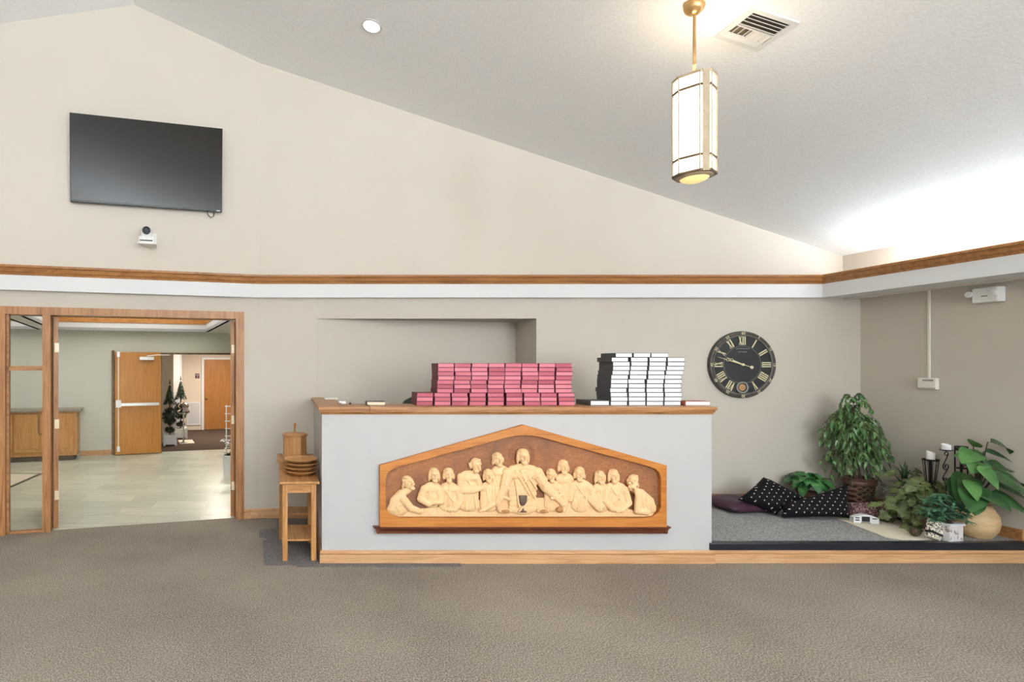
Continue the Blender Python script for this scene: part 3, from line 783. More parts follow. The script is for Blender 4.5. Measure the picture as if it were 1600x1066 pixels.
# ------------------------------------------------------------------ clock
ck = thing('wall_clock', 'large round black wall clock with gold roman numerals and pendulum window', 'clock', P(1157, 570, YB - .001))
FR = Matrix(((1, 0, 0), (0, 0, 1), (0, 1, 0)))      # x, depth(-y), z  -> lathe axis towards the room
RA = .352
def disc(prof, n=64): return MB().lathe(prof, n, (0, 0, 0), Matrix.Rotation(R(90), 3, 'X'))
disc([(0, 0), (RA, 0), (RA, .022), (RA - .008, .034), (RA - .02, .038), (RA - .052, .031), (RA - .052, .02), (0, .02)]).build('case', 'clock_rim', ck, 30)
disc([(0, .020), (RA - .05, .020), (RA - .05, .0225), (0, .0225)]).build('dial', 'dial', ck, 30)
rg = MB()
for r_, th in ((RA * .885, .0035), (RA * .555, .0016)):
    rg.tube([(r_ * math.cos(a), -.024 if r_ < .25 else -.031, r_ * math.sin(a)) for a in [2 * PI * i / 72 for i in range(72)]], th, 6, True)
rg.build('minute_ring', 'grey_print', ck, 60)
ROM = ['XII', 'I', 'II', 'III', 'IIII', 'V', 'VI', 'VII', 'VIII', 'IX', 'X', 'XI']
for h, rom in enumerate(ROM):
    if h == 6: continue
    n = MB(); hgt, th = RA * .255, .011
    adv = {'I': .021, 'V': .036, 'X': .036}; tot = sum(adv[c] for c in rom); x = -tot / 2
    for c in rom:
        w = adv[c]; xm = x + w / 2
        def stroke(xa, xb, t):
            n.prism([(xa - t / 2, 0, -hgt / 2), (xa + t / 2, 0, -hgt / 2), (xb + t / 2, 0, hgt / 2), (xb - t / 2, 0, hgt / 2)], (0, -.003, 0))
        if c == 'I': stroke(xm, xm, th)
        elif c == 'V': stroke(xm, xm - .012, th); stroke(xm, xm + .012, .0045)
        else: stroke(xm + .012, xm - .012, th); stroke(xm - .012, xm + .012, .0045)
        x += w
    for zz in (-hgt / 2, hgt / 2): n.bb(-tot / 2 + .003, tot / 2 - .003, -.0025, 0, zz - .001, zz + .001)
    rad = RA * .72
    a = 2 * PI * h / 12
    n.xf(Matrix.Translation((rad * math.sin(a), -.0225, rad * math.cos(a))) @ Matrix.Rotation(a, 4, 'Y'))
    n.build('roman_numeral', 'gold', ck)
for h in range(12):
    a = 2 * PI * h / 12; rad = RA * .935
    mt = Matrix.Translation((rad * math.sin(a), -.0385, rad * math.cos(a))) @ Matrix.Rotation(a, 4, 'Y') @ Matrix.Rotation(R(90), 4, 'X')
    mn = MB().text(str(h * 5 or 60), .042, mt)
    mn.build('minute_figure', 'gold', ck, fixn=False)
mk = MB()                                            # two faint lines of small print under XII
for row, (zz, w, cur) in enumerate(((.165, .13, .10), (.130, .085, 0))):
    x = -w / 2
    while x < w / 2:
        l = rnd.uniform(.006, .012); mk.bb(x, x + l, -.0236, -.0226, zz - cur * x * x * 4, zz - cur * x * x * 4 + .008); x += l + .004
mk.build('maker_print', 'grey_print', ck)
def hand(ang, L, tail, y, w, ring):
    m = MB()
    def st(z0, z1, w0, w1): m.prism([(-w0 / 2, y, z0), (w0 / 2, y, z0), (w1 / 2, y, z1), (-w1 / 2, y, z1)], (0, -.003, 0))
    st(-tail, 0, w * .5, w * .5); st(0, ring - .014, w, w * .8); st(ring + .012, L, w * .6, .002)
    m.tube([(.012 * math.cos(t), y - .0015, ring + .012 * math.sin(t)) for t in [2 * PI * i / 20 for i in range(20)]], .0022, 6, True)
    if tail: m.lathe([(0, 0), (.017, 0), (.017, .004), (0, .004)], 20, (0, y, -tail - .01), Matrix.Rotation(R(90), 3, 'X'))
    m.xf(Matrix.Rotation(R(ang), 4, 'Y')); return m
hand(294, .19, 0, -.028, .013, .125).build('hour_hand', 'gold', ck)
hand(287, .275, .085, -.033, .011, .17).build('minute_hand', 'gold', ck)
disc([(0, .024), (.013, .024), (.013, .038), (.008, .041), (0, .041)], 20).build('hub', 'gold', ck, 40)
pw = MB().lathe([(.046, .0225), (.062, .0225), (.062, .029), (.054, .032), (.046, .029)], 36, (.0, 0, -RA * .68), Matrix.Rotation(R(90), 3, 'X')); pw.build('pendulum_window', 'grey_print', ck, 40)
MB().lathe([(0, .0225), (.036, .0225), (.035, .026), (0, .028)], 30, (0, 0, -RA * .68), Matrix.Rotation(R(90), 3, 'X')).build('pendulum_bob', 'copper', ck, 40)

# ------------------------------------------------------------------ television and camera on the left wall
def TLW(px, off=0):                                # distance along the left wall of the pixel column, at off from it
    kx = (px - CX) / F
    bx_, by = B.x + sT * off, B.y - cT * off
    return (bx_ - kx * by) / (cT - kx * sT)
t0, t1 = TLW(108.5, .12), TLW(347, .08)
tc = (t0 + t1) / 2; W2 = t0 - t1
p = WL(tc, .0)
tv = thing('television', 'large black flat television mounted on the upper left wall, tilted down', 'television', (p.x, p.y, 3.595), TH)
tilt = Matrix.Translation((0, -.075, 0)) @ Matrix.Rotation(R(3.4), 4, 'X')
hh = .418
MB().box((0, 0, 0), (W2, .045, hh * 2), None, .004).xf(tilt).build('case', 'bezel', tv)
MB().box((0, -.0235, .004), (W2 - .022, .002, hh * 2 - .03)).xf(tilt).build('screen', 'screen', tv)
MB().bb(W2 / 2 - .055, W2 / 2 - .02, -.0245, -.0225, -hh + .006, -hh + .013).xf(tilt).build('badge', 'steel', tv)
MB().bb(-.25, .25, -.05, -.004, -.2, .2).build('wall_mount', 'black', tv)
MB().tube([(-W2 / 2 + .02, -.03, .15), (-W2 / 2 - .012, -.02, .03), (-W2 / 2 - .02, -.02, -.01), (-W2 / 2 - .006, -.02, -.04), (-W2 / 2 + .03, -.03, -.02)], .005, 6).build('cable', 'plastic_white', tv, 60)
MB().tube([(W2 / 2 - .15, -.04, -hh + .03), (W2 / 2 - .14, -.04, -hh - .03), (W2 / 2 - .11, -.04, -hh - .055), (W2 / 2 - .08, -.04, -hh - .04), (W2 / 2 - .07, -.04, -hh + .03)], .005, 6).build('cable', 'black', tv, 60)
tcam = TLW(231, .05)
p = WL(tcam, 0)
cm = thing('conference_camera', 'small white pan-tilt camera on wall bracket below the television', 'camera', (p.x, p.y, 2.79), TH)
MB().bb(.035, .085, -.012, -.001, -.01, .14).build('wall_plate', 'plastic_white', cm)
MB().prism([(-.1, -.2, -.005), (.085, -.2, -.005), (.085, -.001, -.005), (.035, -.001, -.005)], (0, 0, .012)).build('bracket', 'plastic_white', cm)
MB().box((-.012, -.13, .04), (.15, .12, .065), None, .012).build('base', 'plastic_white', cm, 40)
MB().bb(-.075, .045, -.192, -.188, .022, .034).build('sensor_strip', 'black', cm)
MB().box((-.012, -.13, .115), (.105, .09, .10), None, .028).build('head', 'plastic_white', cm, 40)
MB().lathe([(0, 0), (.036, 0), (.040, .02), (.036, .034), (.026, .036), (.022, .028), (0, .026)], 28, (-.014, -.172, .125), Matrix.Rotation(R(90), 3, 'X')).build('lens', 'black', cm, 40)

# ------------------------------------------------------------------ pendant, recessed light, vent on the ceiling
def on_ceiling(px, py):
    a, c = (px - CX) / F, (CY - py) / F
    d = (5.205 + .331 * RX - H) / (c + .331 * a)
    return Vector((a * d, d, H + c * d))
pc = on_ceiling(1085, 8)
pd = thing('pendant_lantern', 'lit white glass lantern hanging by a brass rod from the sloped ceiling', 'pendant lamp', pc)
zt = P(1085, 122, pc.y).z - pc.z; zb = P(1085, 276, pc.y).z - pc.z
MB().lathe([(0, .02), (.055, .02), (.058, -.01), (.05, -.035), (.03, -.055), (.012, -.062), (0, -.062)], 28).build('canopy', 'brass', pd, 40)
MB().tube([(0, 0, -.05), (0, 0, zt + .02)], .0085, 12).build('rod', 'brass', pd, 50)
ANG = R(-36 - 15)
def octo(sw, sc, r0=1.0):
    a = sw / 2; h2 = a + sc * .7071
    q = [(-a, -h2), (a, -h2), (h2, -a), (h2, a), (a, h2), (-a, h2), (-h2, a), (-h2, -a)]
    ca, sa = math.cos(ANG), math.sin(ANG)
    return [(r0 * (x * ca - y * sa), r0 * (x * sa + y * ca)) for x, y in q]
OC = octo(.110, .066)
MB().prism([(x * .95, y * .95, zb + .012) for x, y in OC], (0, 0, zt - zb - .024)).build('glass_shade', 'lamp_glass', pd)
for nm, z0_, z1_, mt_ in (('bottom_rim', zb, zb + .014, 'bronze'), ('top_rim', zt - .014, zt, 'pewter')):
    MB().ring([(x * 1.03, y * 1.03, z0_) for x, y in OC], [(x * .86, y * .86, z0_) for x, y in OC], (0, 0, z1_ - z0_)).build(nm, mt_, pd)
MB().prism([(x * .97, y * .97, zt - .006) for x, y in OC], (0, 0, .004)).build('top_plate', 'pewter', pd)
for k_ in range(8):
    MB().tube([(OC[k_][0], OC[k_][1], zb + .012), (OC[k_][0], OC[k_][1], zt - .012)], .0035, 6).build('corner_rod', 'pewter', pd, 60)
for fz in (.155, .845):
    bars = MB(); zz = zb + (zt - zb) * fz
    bars.ring([(x * 1.01, y * 1.01, zz) for x, y in OC], [(x * .93, y * .93, zz) for x, y in OC], (0, 0, .013))
    bars.build('crossbar', 'bronze', pd)
for k_ in range(8):
    a, b_ = Vector(OC[k_]), Vector(OC[(k_ + 1) % 8])
    if k_ % 4 == 1:                                # flat strip on each narrow face
        m_ = (a + b_) / 2 * 1.0; u = (b_ - a).normalized() * .019; nn = m_.normalized() * .006
        MB().prism([(m_.x - u.x, m_.y - u.y, zb), (m_.x + u.x, m_.y + u.y, zb), (m_.x + u.x + nn.x, m_.y + u.y + nn.y, zb), (m_.x - u.x + nn.x, m_.y - u.y + nn.y, zb)], (0, 0, zt - zb)).build('upright', 'pewter', pd)
MB().lathe([(.082, zb + .002), (.097, zb + .002), (.097, zb - .004), (.082, zb - .012), (.074, zb - .012)], 32).build('bowl_rim', 'pewter', pd, 40)
MB().lathe([(0, zb - .038), (.04, zb - .034), (.068, zb - .022), (.08, zb - .006), (.08, zb + .004), (0, zb + .004)], 32).build('bowl', 'lamp_bowl', pd, 50)

SL = math.atan(.331)
def slope_thing(name, label, cat, px, py):
    q = on_ceiling(px, py)
    return thing(name, label, cat, q, rot=(0, SL, 0)), q          # local z is the ceiling normal
rc, rq = slope_thing('recessed_light', 'small round lit downlight set in the sloped ceiling', 'downlight', 581, 40.5)
MB().lathe([(.068, -.001), (.092, -.001), (.092, -.006), (.075, -.010), (.068, -.004)], 36).build('trim_ring', 'white', rc, 40)
MB().lathe([(0, -.003), (.07, -.003), (.07, -.006), (0, -.008)], 36).build('lens', 'can_glow', rc, 40)
vt, vq = slope_thing('ceiling_vent', 'white square air diffuser with angled vanes in the ceiling beside the pendant', 'vent', 1181, 45)
VS, VI = .150, .118
sq = lambda a: [(-a, -a), (a, -a), (a, a), (-a, a)]
MB().ring([(x, y, -.001) for x, y in sq(VS)], [(x, y, -.001) for x, y in sq(VI)], (0, 0, -.012)).build('frame', 'white', vt)
MB().bb(-VI, VI, -VI, VI, -.0015, -.0005).build('backing', 'duct', vt)
def vane(x0, x1, y0, y1, rot, ax):
    c = ((x0 + x1) / 2, (y0 + y1) / 2, -.010)
    MB().box(c, (x1 - x0, y1 - y0, .002), Matrix.Rotation(rot, 3, ax)).build('vane', 'white', vt)
MB().bb(-VI, VI, -.003, .003, -.016, -.001).build('divider', 'white', vt)
MB().bb(-.003, .003, .003, .075, -.016, -.001).build('divider', 'white', vt)
for i in range(4):
    y = -.014 - i * .028; vane(-VI, VI, y - .012, y + .012, R(38), 'X')
for i in range(3):
    x = -.022 - i * .036; vane(x - .014, x + .014, .005, .075, R(-42), 'Y'); vane(-x - .017, -x + .017, .005, .075, R(25), 'Y')
for i in range(2):
    y = .086 + i * .021; vane(-VI, VI, y - .011, y + .011, R(-20), 'X')

# ------------------------------------------------------------------ thermostat, conduit, emergency light on the right wall
th = thing('thermostat', 'white wall thermostat on the right wall, cord running up to the ledge', 'thermostat', (XR, 5.18, 1.435), R(90))
MB().box((0, .015, 0), (.15, .036, .105), None, .006).build('case', 'plastic_ivory', th)
MB().bb(-.055, .03, .032, .035, .022, .038).build('display', 'grey_print', th)
MB().bb(-.07, .07, .032, .036, -.045, -.040).build('seam', 'grey_print', th)
MB().bb(-.008, .008, .001, .012, .054, LEDGE0 - 1.435).build('conduit', 'plastic_ivory', th)
th.rotation_euler = (0, 0, R(90))
em = thing('emergency_light', 'white boxy emergency light with two lamp heads high on the right wall', 'emergency light', (XR, 4.72, 2.175), R(90))
MB().box((-.0, .033, .035), (.18, .070, .13), None, .01).build('case', 'plastic_white', em)
MB().bb(-.02, .02, .068, .071, .02, .03).build('indicator', 'grey_print', em)
for x in (-.06, .105):
    hd = MB().lathe([(0, 0), (.016, 0), (.026, .018), (.026, .03), (.020, .032), (0, .028)], 20, (x, .05, .05), Matrix.Rotation(R(-90), 3, 'X')).build('lamp_head', 'plastic_white', em, 40)

# ------------------------------------------------------------------ cushions and decor on the platform
def pillow_mesh(w, h, th_, sag=0, n=18):
    m = MB(); L = []
    for side in (1, -1):
        g = []
        for j in range(n + 1):
            row = []
            for i in range(n + 1):
                u, v = -1 + 2 * i / n, -1 + 2 * j / n
                pin = 1 - .10 * (1 - u * u) ** 1 * abs(v) ** 3 - .0; pin2 = 1 - .10 * (1 - v * v) * abs(u) ** 3
                e = ((1 - u ** 4) * (1 - v ** 4)); z = side * th_ / 2 * max(0, e) ** .55 * (1 + .05 * math.sin(5 * u + 3 * v))
                row.append(Vector((u * w / 2 * pin2, v * h / 2 * pin, z - sag * (u * u) + .0)))
            g.append(row)
        L.append(g)
    vt_ = {}
    def V(s_, j, i):
        ed = i in (0, n) or j in (0, n)
        k_ = (0 if ed else s_, j, i)
        if k_ not in vt_: vt_[k_] = m.bm.verts.new(L[0 if k_[0] == 0 else s_][j][i])
        return vt_[k_]
    for s_ in (0, 1):
        for j in range(n):
            for i in range(n):
                fv = [V(s_, j, i), V(s_, j, i + 1), V(s_, j + 1, i + 1), V(s_, j + 1, i)]
                if len(set(fv)) == 4: m.bm.faces.new(fv)
    return m
def cushion(label, m, w, h, t, loc, rot, sag=0):
    o = pillow_mesh(w, h, t, sag).build('cushion', m, None, 60, loc); o.rotation_euler = rot
    return tag(o, label, 'cushion', 'cushions on the platform')
def eul(*rs):
    m = Matrix.Identity(3)
    for ax, a in rs: m = Matrix.Rotation(R(a), 3, ax) @ m
    return m.to_euler()
cushion('plum satin cushion lying flat under the left polka dot cushion', 'plum', .50, .40, .12, (4.52, 5.52, .222), eul(('X', 3), ('Z', 6)))
def dot_cushion(label, mb, loc, rot):
    o = mb.build('cushion', 'polka', None, 60, loc); o.rotation_euler = rot
    return tag(o, label, 'cushion', 'cushions on the platform')
mb = pillow_mesh(.47, .47, .17).xf(Matrix.Diagonal((1, .56, 1, 1)) @ Matrix.Rotation(R(45), 4, 'Z'))
for v in mb.bm.verts: v.co.x += .10 * v.co.y - .0; v.co.y -= .22 * abs(v.co.x) ** 1.5
dot_cushion('black polka dot cushion heaped on the plum cushion, left of the other one', mb, (4.70, 5.37, .335), eul(('X', 60)))
mb = pillow_mesh(.62, .33, .16)
for v in mb.bm.verts:
    k_ = .38 + .62 * min(1, max(0, v.co.x / .62 + .5)); yy = v.co.y + .165
    v.co.y = yy * k_ - .165; v.co.x += .38 * yy * k_
dot_cushion('black polka dot cushion leaning beside the woven brown planter', mb, (4.95, 5.24, .322), eul(('X', 62), ('Z', -4)))

def leaf_dir(az, el): return Vector((math.cos(az) * math.cos(el), math.sin(az) * math.cos(el), math.sin(el)))
# weeping fig
px_, py_ = 5.69, 5.48
fc = thing('potted_fig_tree', 'weeping fig tree in brown lattice planter in the corner of the platform', 'potted plant', (px_, py_, ZP))
MB().lathe([(0, 0), (.086, 0), (.092, .01), (.112, .26), (0, .26)], 36).build('planter', 'weave', fc, 40)
MB().lathe([(.108, .255), (.122, .262), (.126, .285), (.121, .30), (.128, .308), (.130, .33), (.116, .333), (.108, .30)], 36).build('planter_rim', 'pot_brown', fc, 40)
MB().lathe([(0, .30), (.11, .295), (.11, .285), (0, .285)], 24).build('soil', 'soil', fc)
tk = MB(); fol = MB(); rr = random.Random(21)
for a in (0, 2.1, 4.2):
    tk.tube([(.03 * math.cos(a), .03 * math.sin(a), .28), (.018 * math.cos(a + 1), .018 * math.sin(a + 1), .5), (.02 * math.cos(a + 2.5), .02 * math.sin(a + 2.5), .75), (.01, 0, 1.05)], [.012, .01, .008, .004], 7)
for i in range(170):
    zz = rr.choice([rr.uniform(.55, .95), rr.uniform(.50, .9), rr.uniform(.5, 1.12)])
    a = rr.uniform(0, 2 * PI)
    if zz > .93: reach = rr.uniform(.06, .18) * (1.2 - zz) / .27 + .05
    else: reach = rr.uniform(.10, .27)
    up_ = rr.uniform(.04, .12)
    dro = rr.uniform(.06, .26) if zz < .93 else rr.uniform(.02, .12)
    pts = []
    for q in range(7):
        t = q / 6; pts.append(Vector((math.cos(a) * reach * t, math.sin(a) * reach * t, zz + up_ * math.sin(PI * t * .8) - dro * t * t)))
    tk.tube(pts, .0025, 4)
    for q in range(1, 7):
        for s_ in (-1, 1):
            if rr.random() < .12: continue
            d = (pts[q] - pts[q - 1]).normalized(); sd = Vector((-d.y, d.x, 0)) * s_
            fol.leaf(pts[q] - d * rr.uniform(0, .03), d * .5 + sd * .6 + Vector((rr.uniform(-.4, .4), rr.uniform(-.4, .4), rr.uniform(-.8, -.1))), (rr.uniform(-.5, .5), rr.uniform(-.5, .5), 1), rr.uniform(.045, .075), rr.uniform(.02, .03), .35, .3, 3)
for q in range(9):
    fol.leaf((.01, 0, 1.04), leaf_dir(q * .7, .5), (0, 0, 1), .06, .028, .3)
for mb_ in (tk, fol):
    for v in mb_.bm.verts: v.co.x -= .06 * min(1, max(0, (v.co.z - .30) / .25))
tk.clampx(XR - px_ - .01); fol.clampx(XR - px_ - .012)
for v in fol.bm.verts: v.co.y = min(v.co.y, YB - py_ - .02)
for v in tk.bm.verts: v.co.y = min(v.co.y, YB - py_ - .02)
tk.build('trunk', 'bark', fc, 60); fol.build('foliage', 'leaf_ficus', fc, 60, fixn=False)
# low glossy plant behind the cushion
lp = thing('potted_plant', 'low plant with crumpled glossy leaves behind the polka dot cushions', 'potted plant', (5.31, 5.62, ZP))
MB().lathe([(0, 0), (.07, 0), (.09, .15), (.095, .16), (.085, .16), (.08, .13), (0, .13)], 24).build('pot', 'pot_brown', lp, 40)
lf = MB(); rr = random.Random(5)
for i in range(60):
    a = rr.uniform(0, 2 * PI); el = rr.uniform(.0, 1.1)
    b0 = Vector((0, 0, .17)); st_ = b0 + leaf_dir(a, max(.9, el)) * rr.uniform(.06, .17)
    lf.leaf(st_, leaf_dir(a, el), (0, 0, 1), rr.uniform(.12, .18), rr.uniform(.07, .1), rr.uniform(.5, 1.0), rr.uniform(-.3, .5), 6)
for v in lf.bm.verts: v.co.y = min(v.co.y, YB - 5.62 - .02)
lf.build('foliage', 'leaf_rumple', lp, 60, fixn=False)
# patterned bolster, arched block, lace
bo = thing('bolster_cushion', 'small maroon bolster with scroll print in front of the brown planter', 'cushion', (5.46, 5.17, ZP + .078), R(-4))
MB().lathe([(0, -.165), (.05, -.165), (.070, -.158), (.077, -.145), (.077, .14), (.074, .15), (0, .15)], 30, (0, 0, 0), Matrix.Rotation(R(90), 3, 'Y')).build('body', 'paisley', bo, 50)
MB().lathe([(.074, .128), (.079, .130), (.079, .136), (.074, .138)], 30, (0, 0, 0), Matrix.Rotation(R(90), 3, 'Y')).build('piping', 'lace', bo, 50)
ab = thing('arched_block', 'low white arched wooden block with black panels on the lace cloth', 'ornament', (5.17, 5.03, ZP + .0065), R(-14))
L_ = .19; ol = [(0, 0), (.055, 0), (.055, .012), (.125, .012), (.125, 0), (L_, 0)] + [(L_ * (1 - t), .05 + .028 * math.sin(PI * t)) for t in [i / 12 for i in range(13)]]
MB().prism([(x, 0, z) for x, z in ol], (0, .05, 0)).build('body', 'white', ab)
MB().bb(.060, .120, -.002, .001, .016, .062).build('panel', 'black', ab)
for z_ in (.022, .042): MB().bb(.012, .042, -.002, .001, z_, z_ + .010).build('panel', 'black', ab)
MB().bb(.138, .172, -.002, .001, .042, .050).build('panel', 'black', ab)
lc = MB(); edge = [(1303, 809), (1318, 815), (1336, 822), (1360, 831), (1386, 841), (1404, 843.5), (1422, 844), (1440, 844)]
ep = [FL(x, y, ZP) for x, y in edge]; fr_ = []
for a, b_ in zip(ep, ep[1:]):
    n_ = max(2, int((b_ - a).length / .035))
    for i in range(n_):
        q = a.lerp(b_, i / n_); s_ = .006 if i % 2 else -.004
        fr_.append((q.x, q.y - s_, ZP + .005))
fr_.append((ep[-1].x, ep[-1].y, ZP + .005))
bk_ = [(5.62, 4.60, ZP + .005), (5.80, 4.95, ZP + .005), (5.80, 5.05, ZP + .005), (5.25, 5.36, ZP + .005), (5.16, 5.30, ZP + .005)]
lc.prism(fr_ + bk_, (0, 0, -.004))
tag(lc.build('table_runner', 'lace'), 'ivory lace cloth with scalloped edge spread on the platform under the plants', 'cloth')
# ivy
iv = thing('potted_ivy', 'bushy olive green ivy spilling over the lace cloth', 'potted plant', (5.66, 4.90, ZP + .006))
MB().lathe([(0, 0), (.085, 0), (.11, .16), (.118, .17), (.105, .17), (.1, .14), (0, .14)], 28).build('pot', 'pot_brown', iv, 40)
vf = MB(); vs_ = MB(); rr = random.Random(9)
for i in range(84):
    a = rr.uniform(0, 2 * PI); reach = rr.uniform(.06, .30); top = rr.uniform(.22, .53)
    end = max(.02, top - rr.uniform(.05, .46) * (reach / .26))
    p0 = Vector((0, 0, .15)); p1 = Vector((math.cos(a) * reach * .5, math.sin(a) * reach * .45, top)); p2 = Vector((math.cos(a) * reach * 1.12, math.sin(a) * reach * .85, end))
    pts = [p0 * (1 - t) ** 2 + p1 * 2 * t * (1 - t) + p2 * t * t for t in [q / 6 for q in range(7)]]
    vs_.tube(pts, .002, 4)
    for q in range(2, 7):
        for _ in range(rr.choice((1, 1, 2))):
            o_ = Vector((rr.uniform(-.03, .03), rr.uniform(-.03, .03), rr.uniform(-.02, .03)))
            c_ = pts[q] + o_; c_.z = max(c_.z, .02)
            vf.lobed(c_, Vector((math.cos(a) * .5, math.sin(a) * .5 - .5, rr.uniform(.1, .9))), Vector((math.cos(a), math.sin(a), -.6)) + Vector((rr.uniform(-.6, .6), rr.uniform(-.6, .6), 0)), rr.uniform(.042, .072))
vf.clampx(XR - 5.66 - .01); vs_.clampx(XR - 5.66 - .01)
vs_.build('stem', 'stem_green', iv, 60); vf.build('foliage', 'leaf_ivy', iv, 30, fixn=False)
# spiky dracaena and fern behind the ivy
dr = thing('potted_dracaena', 'small plant with spiky strap leaves standing behind the ivy', 'potted plant', (5.76, 5.14, ZP + .006))
MB().lathe([(0, 0), (.06, 0), (.075, .14), (.065, .14), (.06, .12), (0, .12)], 24).build('pot', 'pot_brown', dr, 40)
MB().tube([(0, 0, .12), (0, 0, .38)], .012, 8).build('stem', 'stem_green', dr, 50)
df = MB(); rr = random.Random(3)
for i in range(26):
    a = i * 2.4; el = rr.uniform(.15, 1.35)
    df.leaf((0, 0, rr.uniform(.28, .40)), leaf_dir(a, el), (0, 0, 1), rr.uniform(.16, .22), rr.uniform(.026, .036), rr.uniform(.1, .4), .3, 5, lambda t: (1 - t) ** .6 * min(1, .4 + 3 * t))
df.clampx(XR - 5.76 - .01).build('foliage', 'leaf_dark', dr, 60, fixn=False)
fe = thing('potted_fern', 'small fine-leaved dark fern between the fig planter and the ivy', 'potted plant', (5.62, 5.27, ZP))
MB().lathe([(0, 0), (.045, 0), (.055, .10), (.05, .10), (.045, .09), (0, .09)], 20).build('pot', 'pot_brown', fe, 40)
ff = MB()
for i in range(36):
    a = rr.uniform(0, 2 * PI); reach = rr.uniform(.05, .13); hgt = rr.uniform(.1, .24)
    for q in range(1, 8):
        t = q / 7; c_ = Vector((math.cos(a) * reach * t, math.sin(a) * reach * t, .09 + hgt * math.sin(t * 1.9)))
        for s_ in (-1, 1): ff.leaf(c_, Vector((-math.sin(a) * s_, math.cos(a) * s_, .1)) + Vector((math.cos(a), math.sin(a), 0)) * .5, (0, 0, 1), .028, .008, .2, .1, 2)
ff.clampx(XR - 5.62 - .01).build('foliage', 'leaf_dark', fe, 60, fixn=False)
# white box planter with leaflets
wbx = thing('box_planter', 'whitewashed wooden box planter with blue green leaflets near the platform edge', 'potted plant', (5.465, 4.545, ZP + .001), R(8))
MB().box((0, 0, .065), (.135, .085, .13), None, .003).build('box', 'box_print', wbx)
MB().ring([(-.076, -.052, .128), (.076, -.052, .128), (.076, .052, .128), (-.076, .052, .128)], [(-.058, -.034, .128), (.058, -.034, .128), (.058, .034, .128), (-.058, .034, .128)], (0, 0, .02)).build('rim', 'white', wbx, bevel=.003)
MB().box((0, 0, .131), (.112, .066, .008)).build('moss', 'rattan', wbx)
pf = MB(); ps = MB(); rr = random.Random(31)
for i in range(80):
    a = rr.uniform(0, 2 * PI); reach = rr.uniform(.02, .2); hgt = rr.uniform(.03, .24)
    c_ = Vector((math.cos(a) * reach - .01, math.sin(a) * reach * .55 + .03, .15 + hgt * (1 - reach * 2)))
    ps.tube([(0, 0, .13), (c_.x * .4, c_.y * .4, c_.z * .75 + .04), c_], .0018, 4)
    nl = 6
    for q in range(nl):
        b_ = 2 * PI * q / nl + rr.uniform(-.2, .2)
        pf.leaf(c_, leaf_dir(b_, rr.uniform(-.3, .4)) + Vector((0, -.3, .2)), (0, -.5, 1), rr.uniform(.045, .065), .022, .35, .2, 3)
ps.build('stem', 'stem_green', wbx, 60); pf.clampx(XR - 5.465 - .02).build('foliage', 'leaf_blue', wbx, 60, fixn=False)
# damask block, twig ball
dm = thing('photo_box', 'small black and cream damask box leaning beside the whitewashed planter', 'box', (5.315, 4.535, ZP + .014), rot=eul(('X', -8), ('Y', 22), ('Z', 6)))
MB().box((0, 0, .08), (.112, .042, .16), None, .002).build('body', 'damask', dm)
MB().bb(-.0565, .0565, -.0225, .0225, .038, .058).build('band', 'black', dm)
tw = MB(); rr = random.Random(2)
for i in range(26):
    ax = Vector((rr.uniform(-1, 1), rr.uniform(-1, 1), rr.uniform(-1, 1))).normalized(); u = ax.orthogonal().normalized(); w = ax.cross(u)
    tw.tube([(u * math.cos(t) + w * math.sin(t)) * .032 for t in [2 * PI * q / 18 for q in range(18)]], .003, 5, True)
o = tw.build('twig_ball', 'rattan', None, 60, (5.275, 4.63, ZP + .0415)); tag(o, 'brown twig ball on the lace cloth beside the damask box', 'ornament')
# stoneware pot with broad leaves
bp = thing('potted_broadleaf_plant', 'tall broad-leaved plant in a round tan stoneware pot at the right platform end', 'potted plant', (5.80, 4.64, ZP + .001))
MB().lathe([(0, 0), (.075, 0), (.088, .006), (.124, .07), (.134, .13), (.126, .19), (.102, .24), (.088, .262), (.091, .275), (.085, .278), (.078, .262), (.08, .23), (0, .22)], 48).build('pot', 'pot_tan', bp, 50)
MB().lathe([(0, .235), (.085, .235), (.085, .225), (0, .225)], 24).build('soil', 'soil', bp)
big = MB(); lt = MB(); sm = MB(); rr = random.Random(17)
def heart(t): return (math.sin(PI * min(1, t ** .62)) ** .75) * 1.02
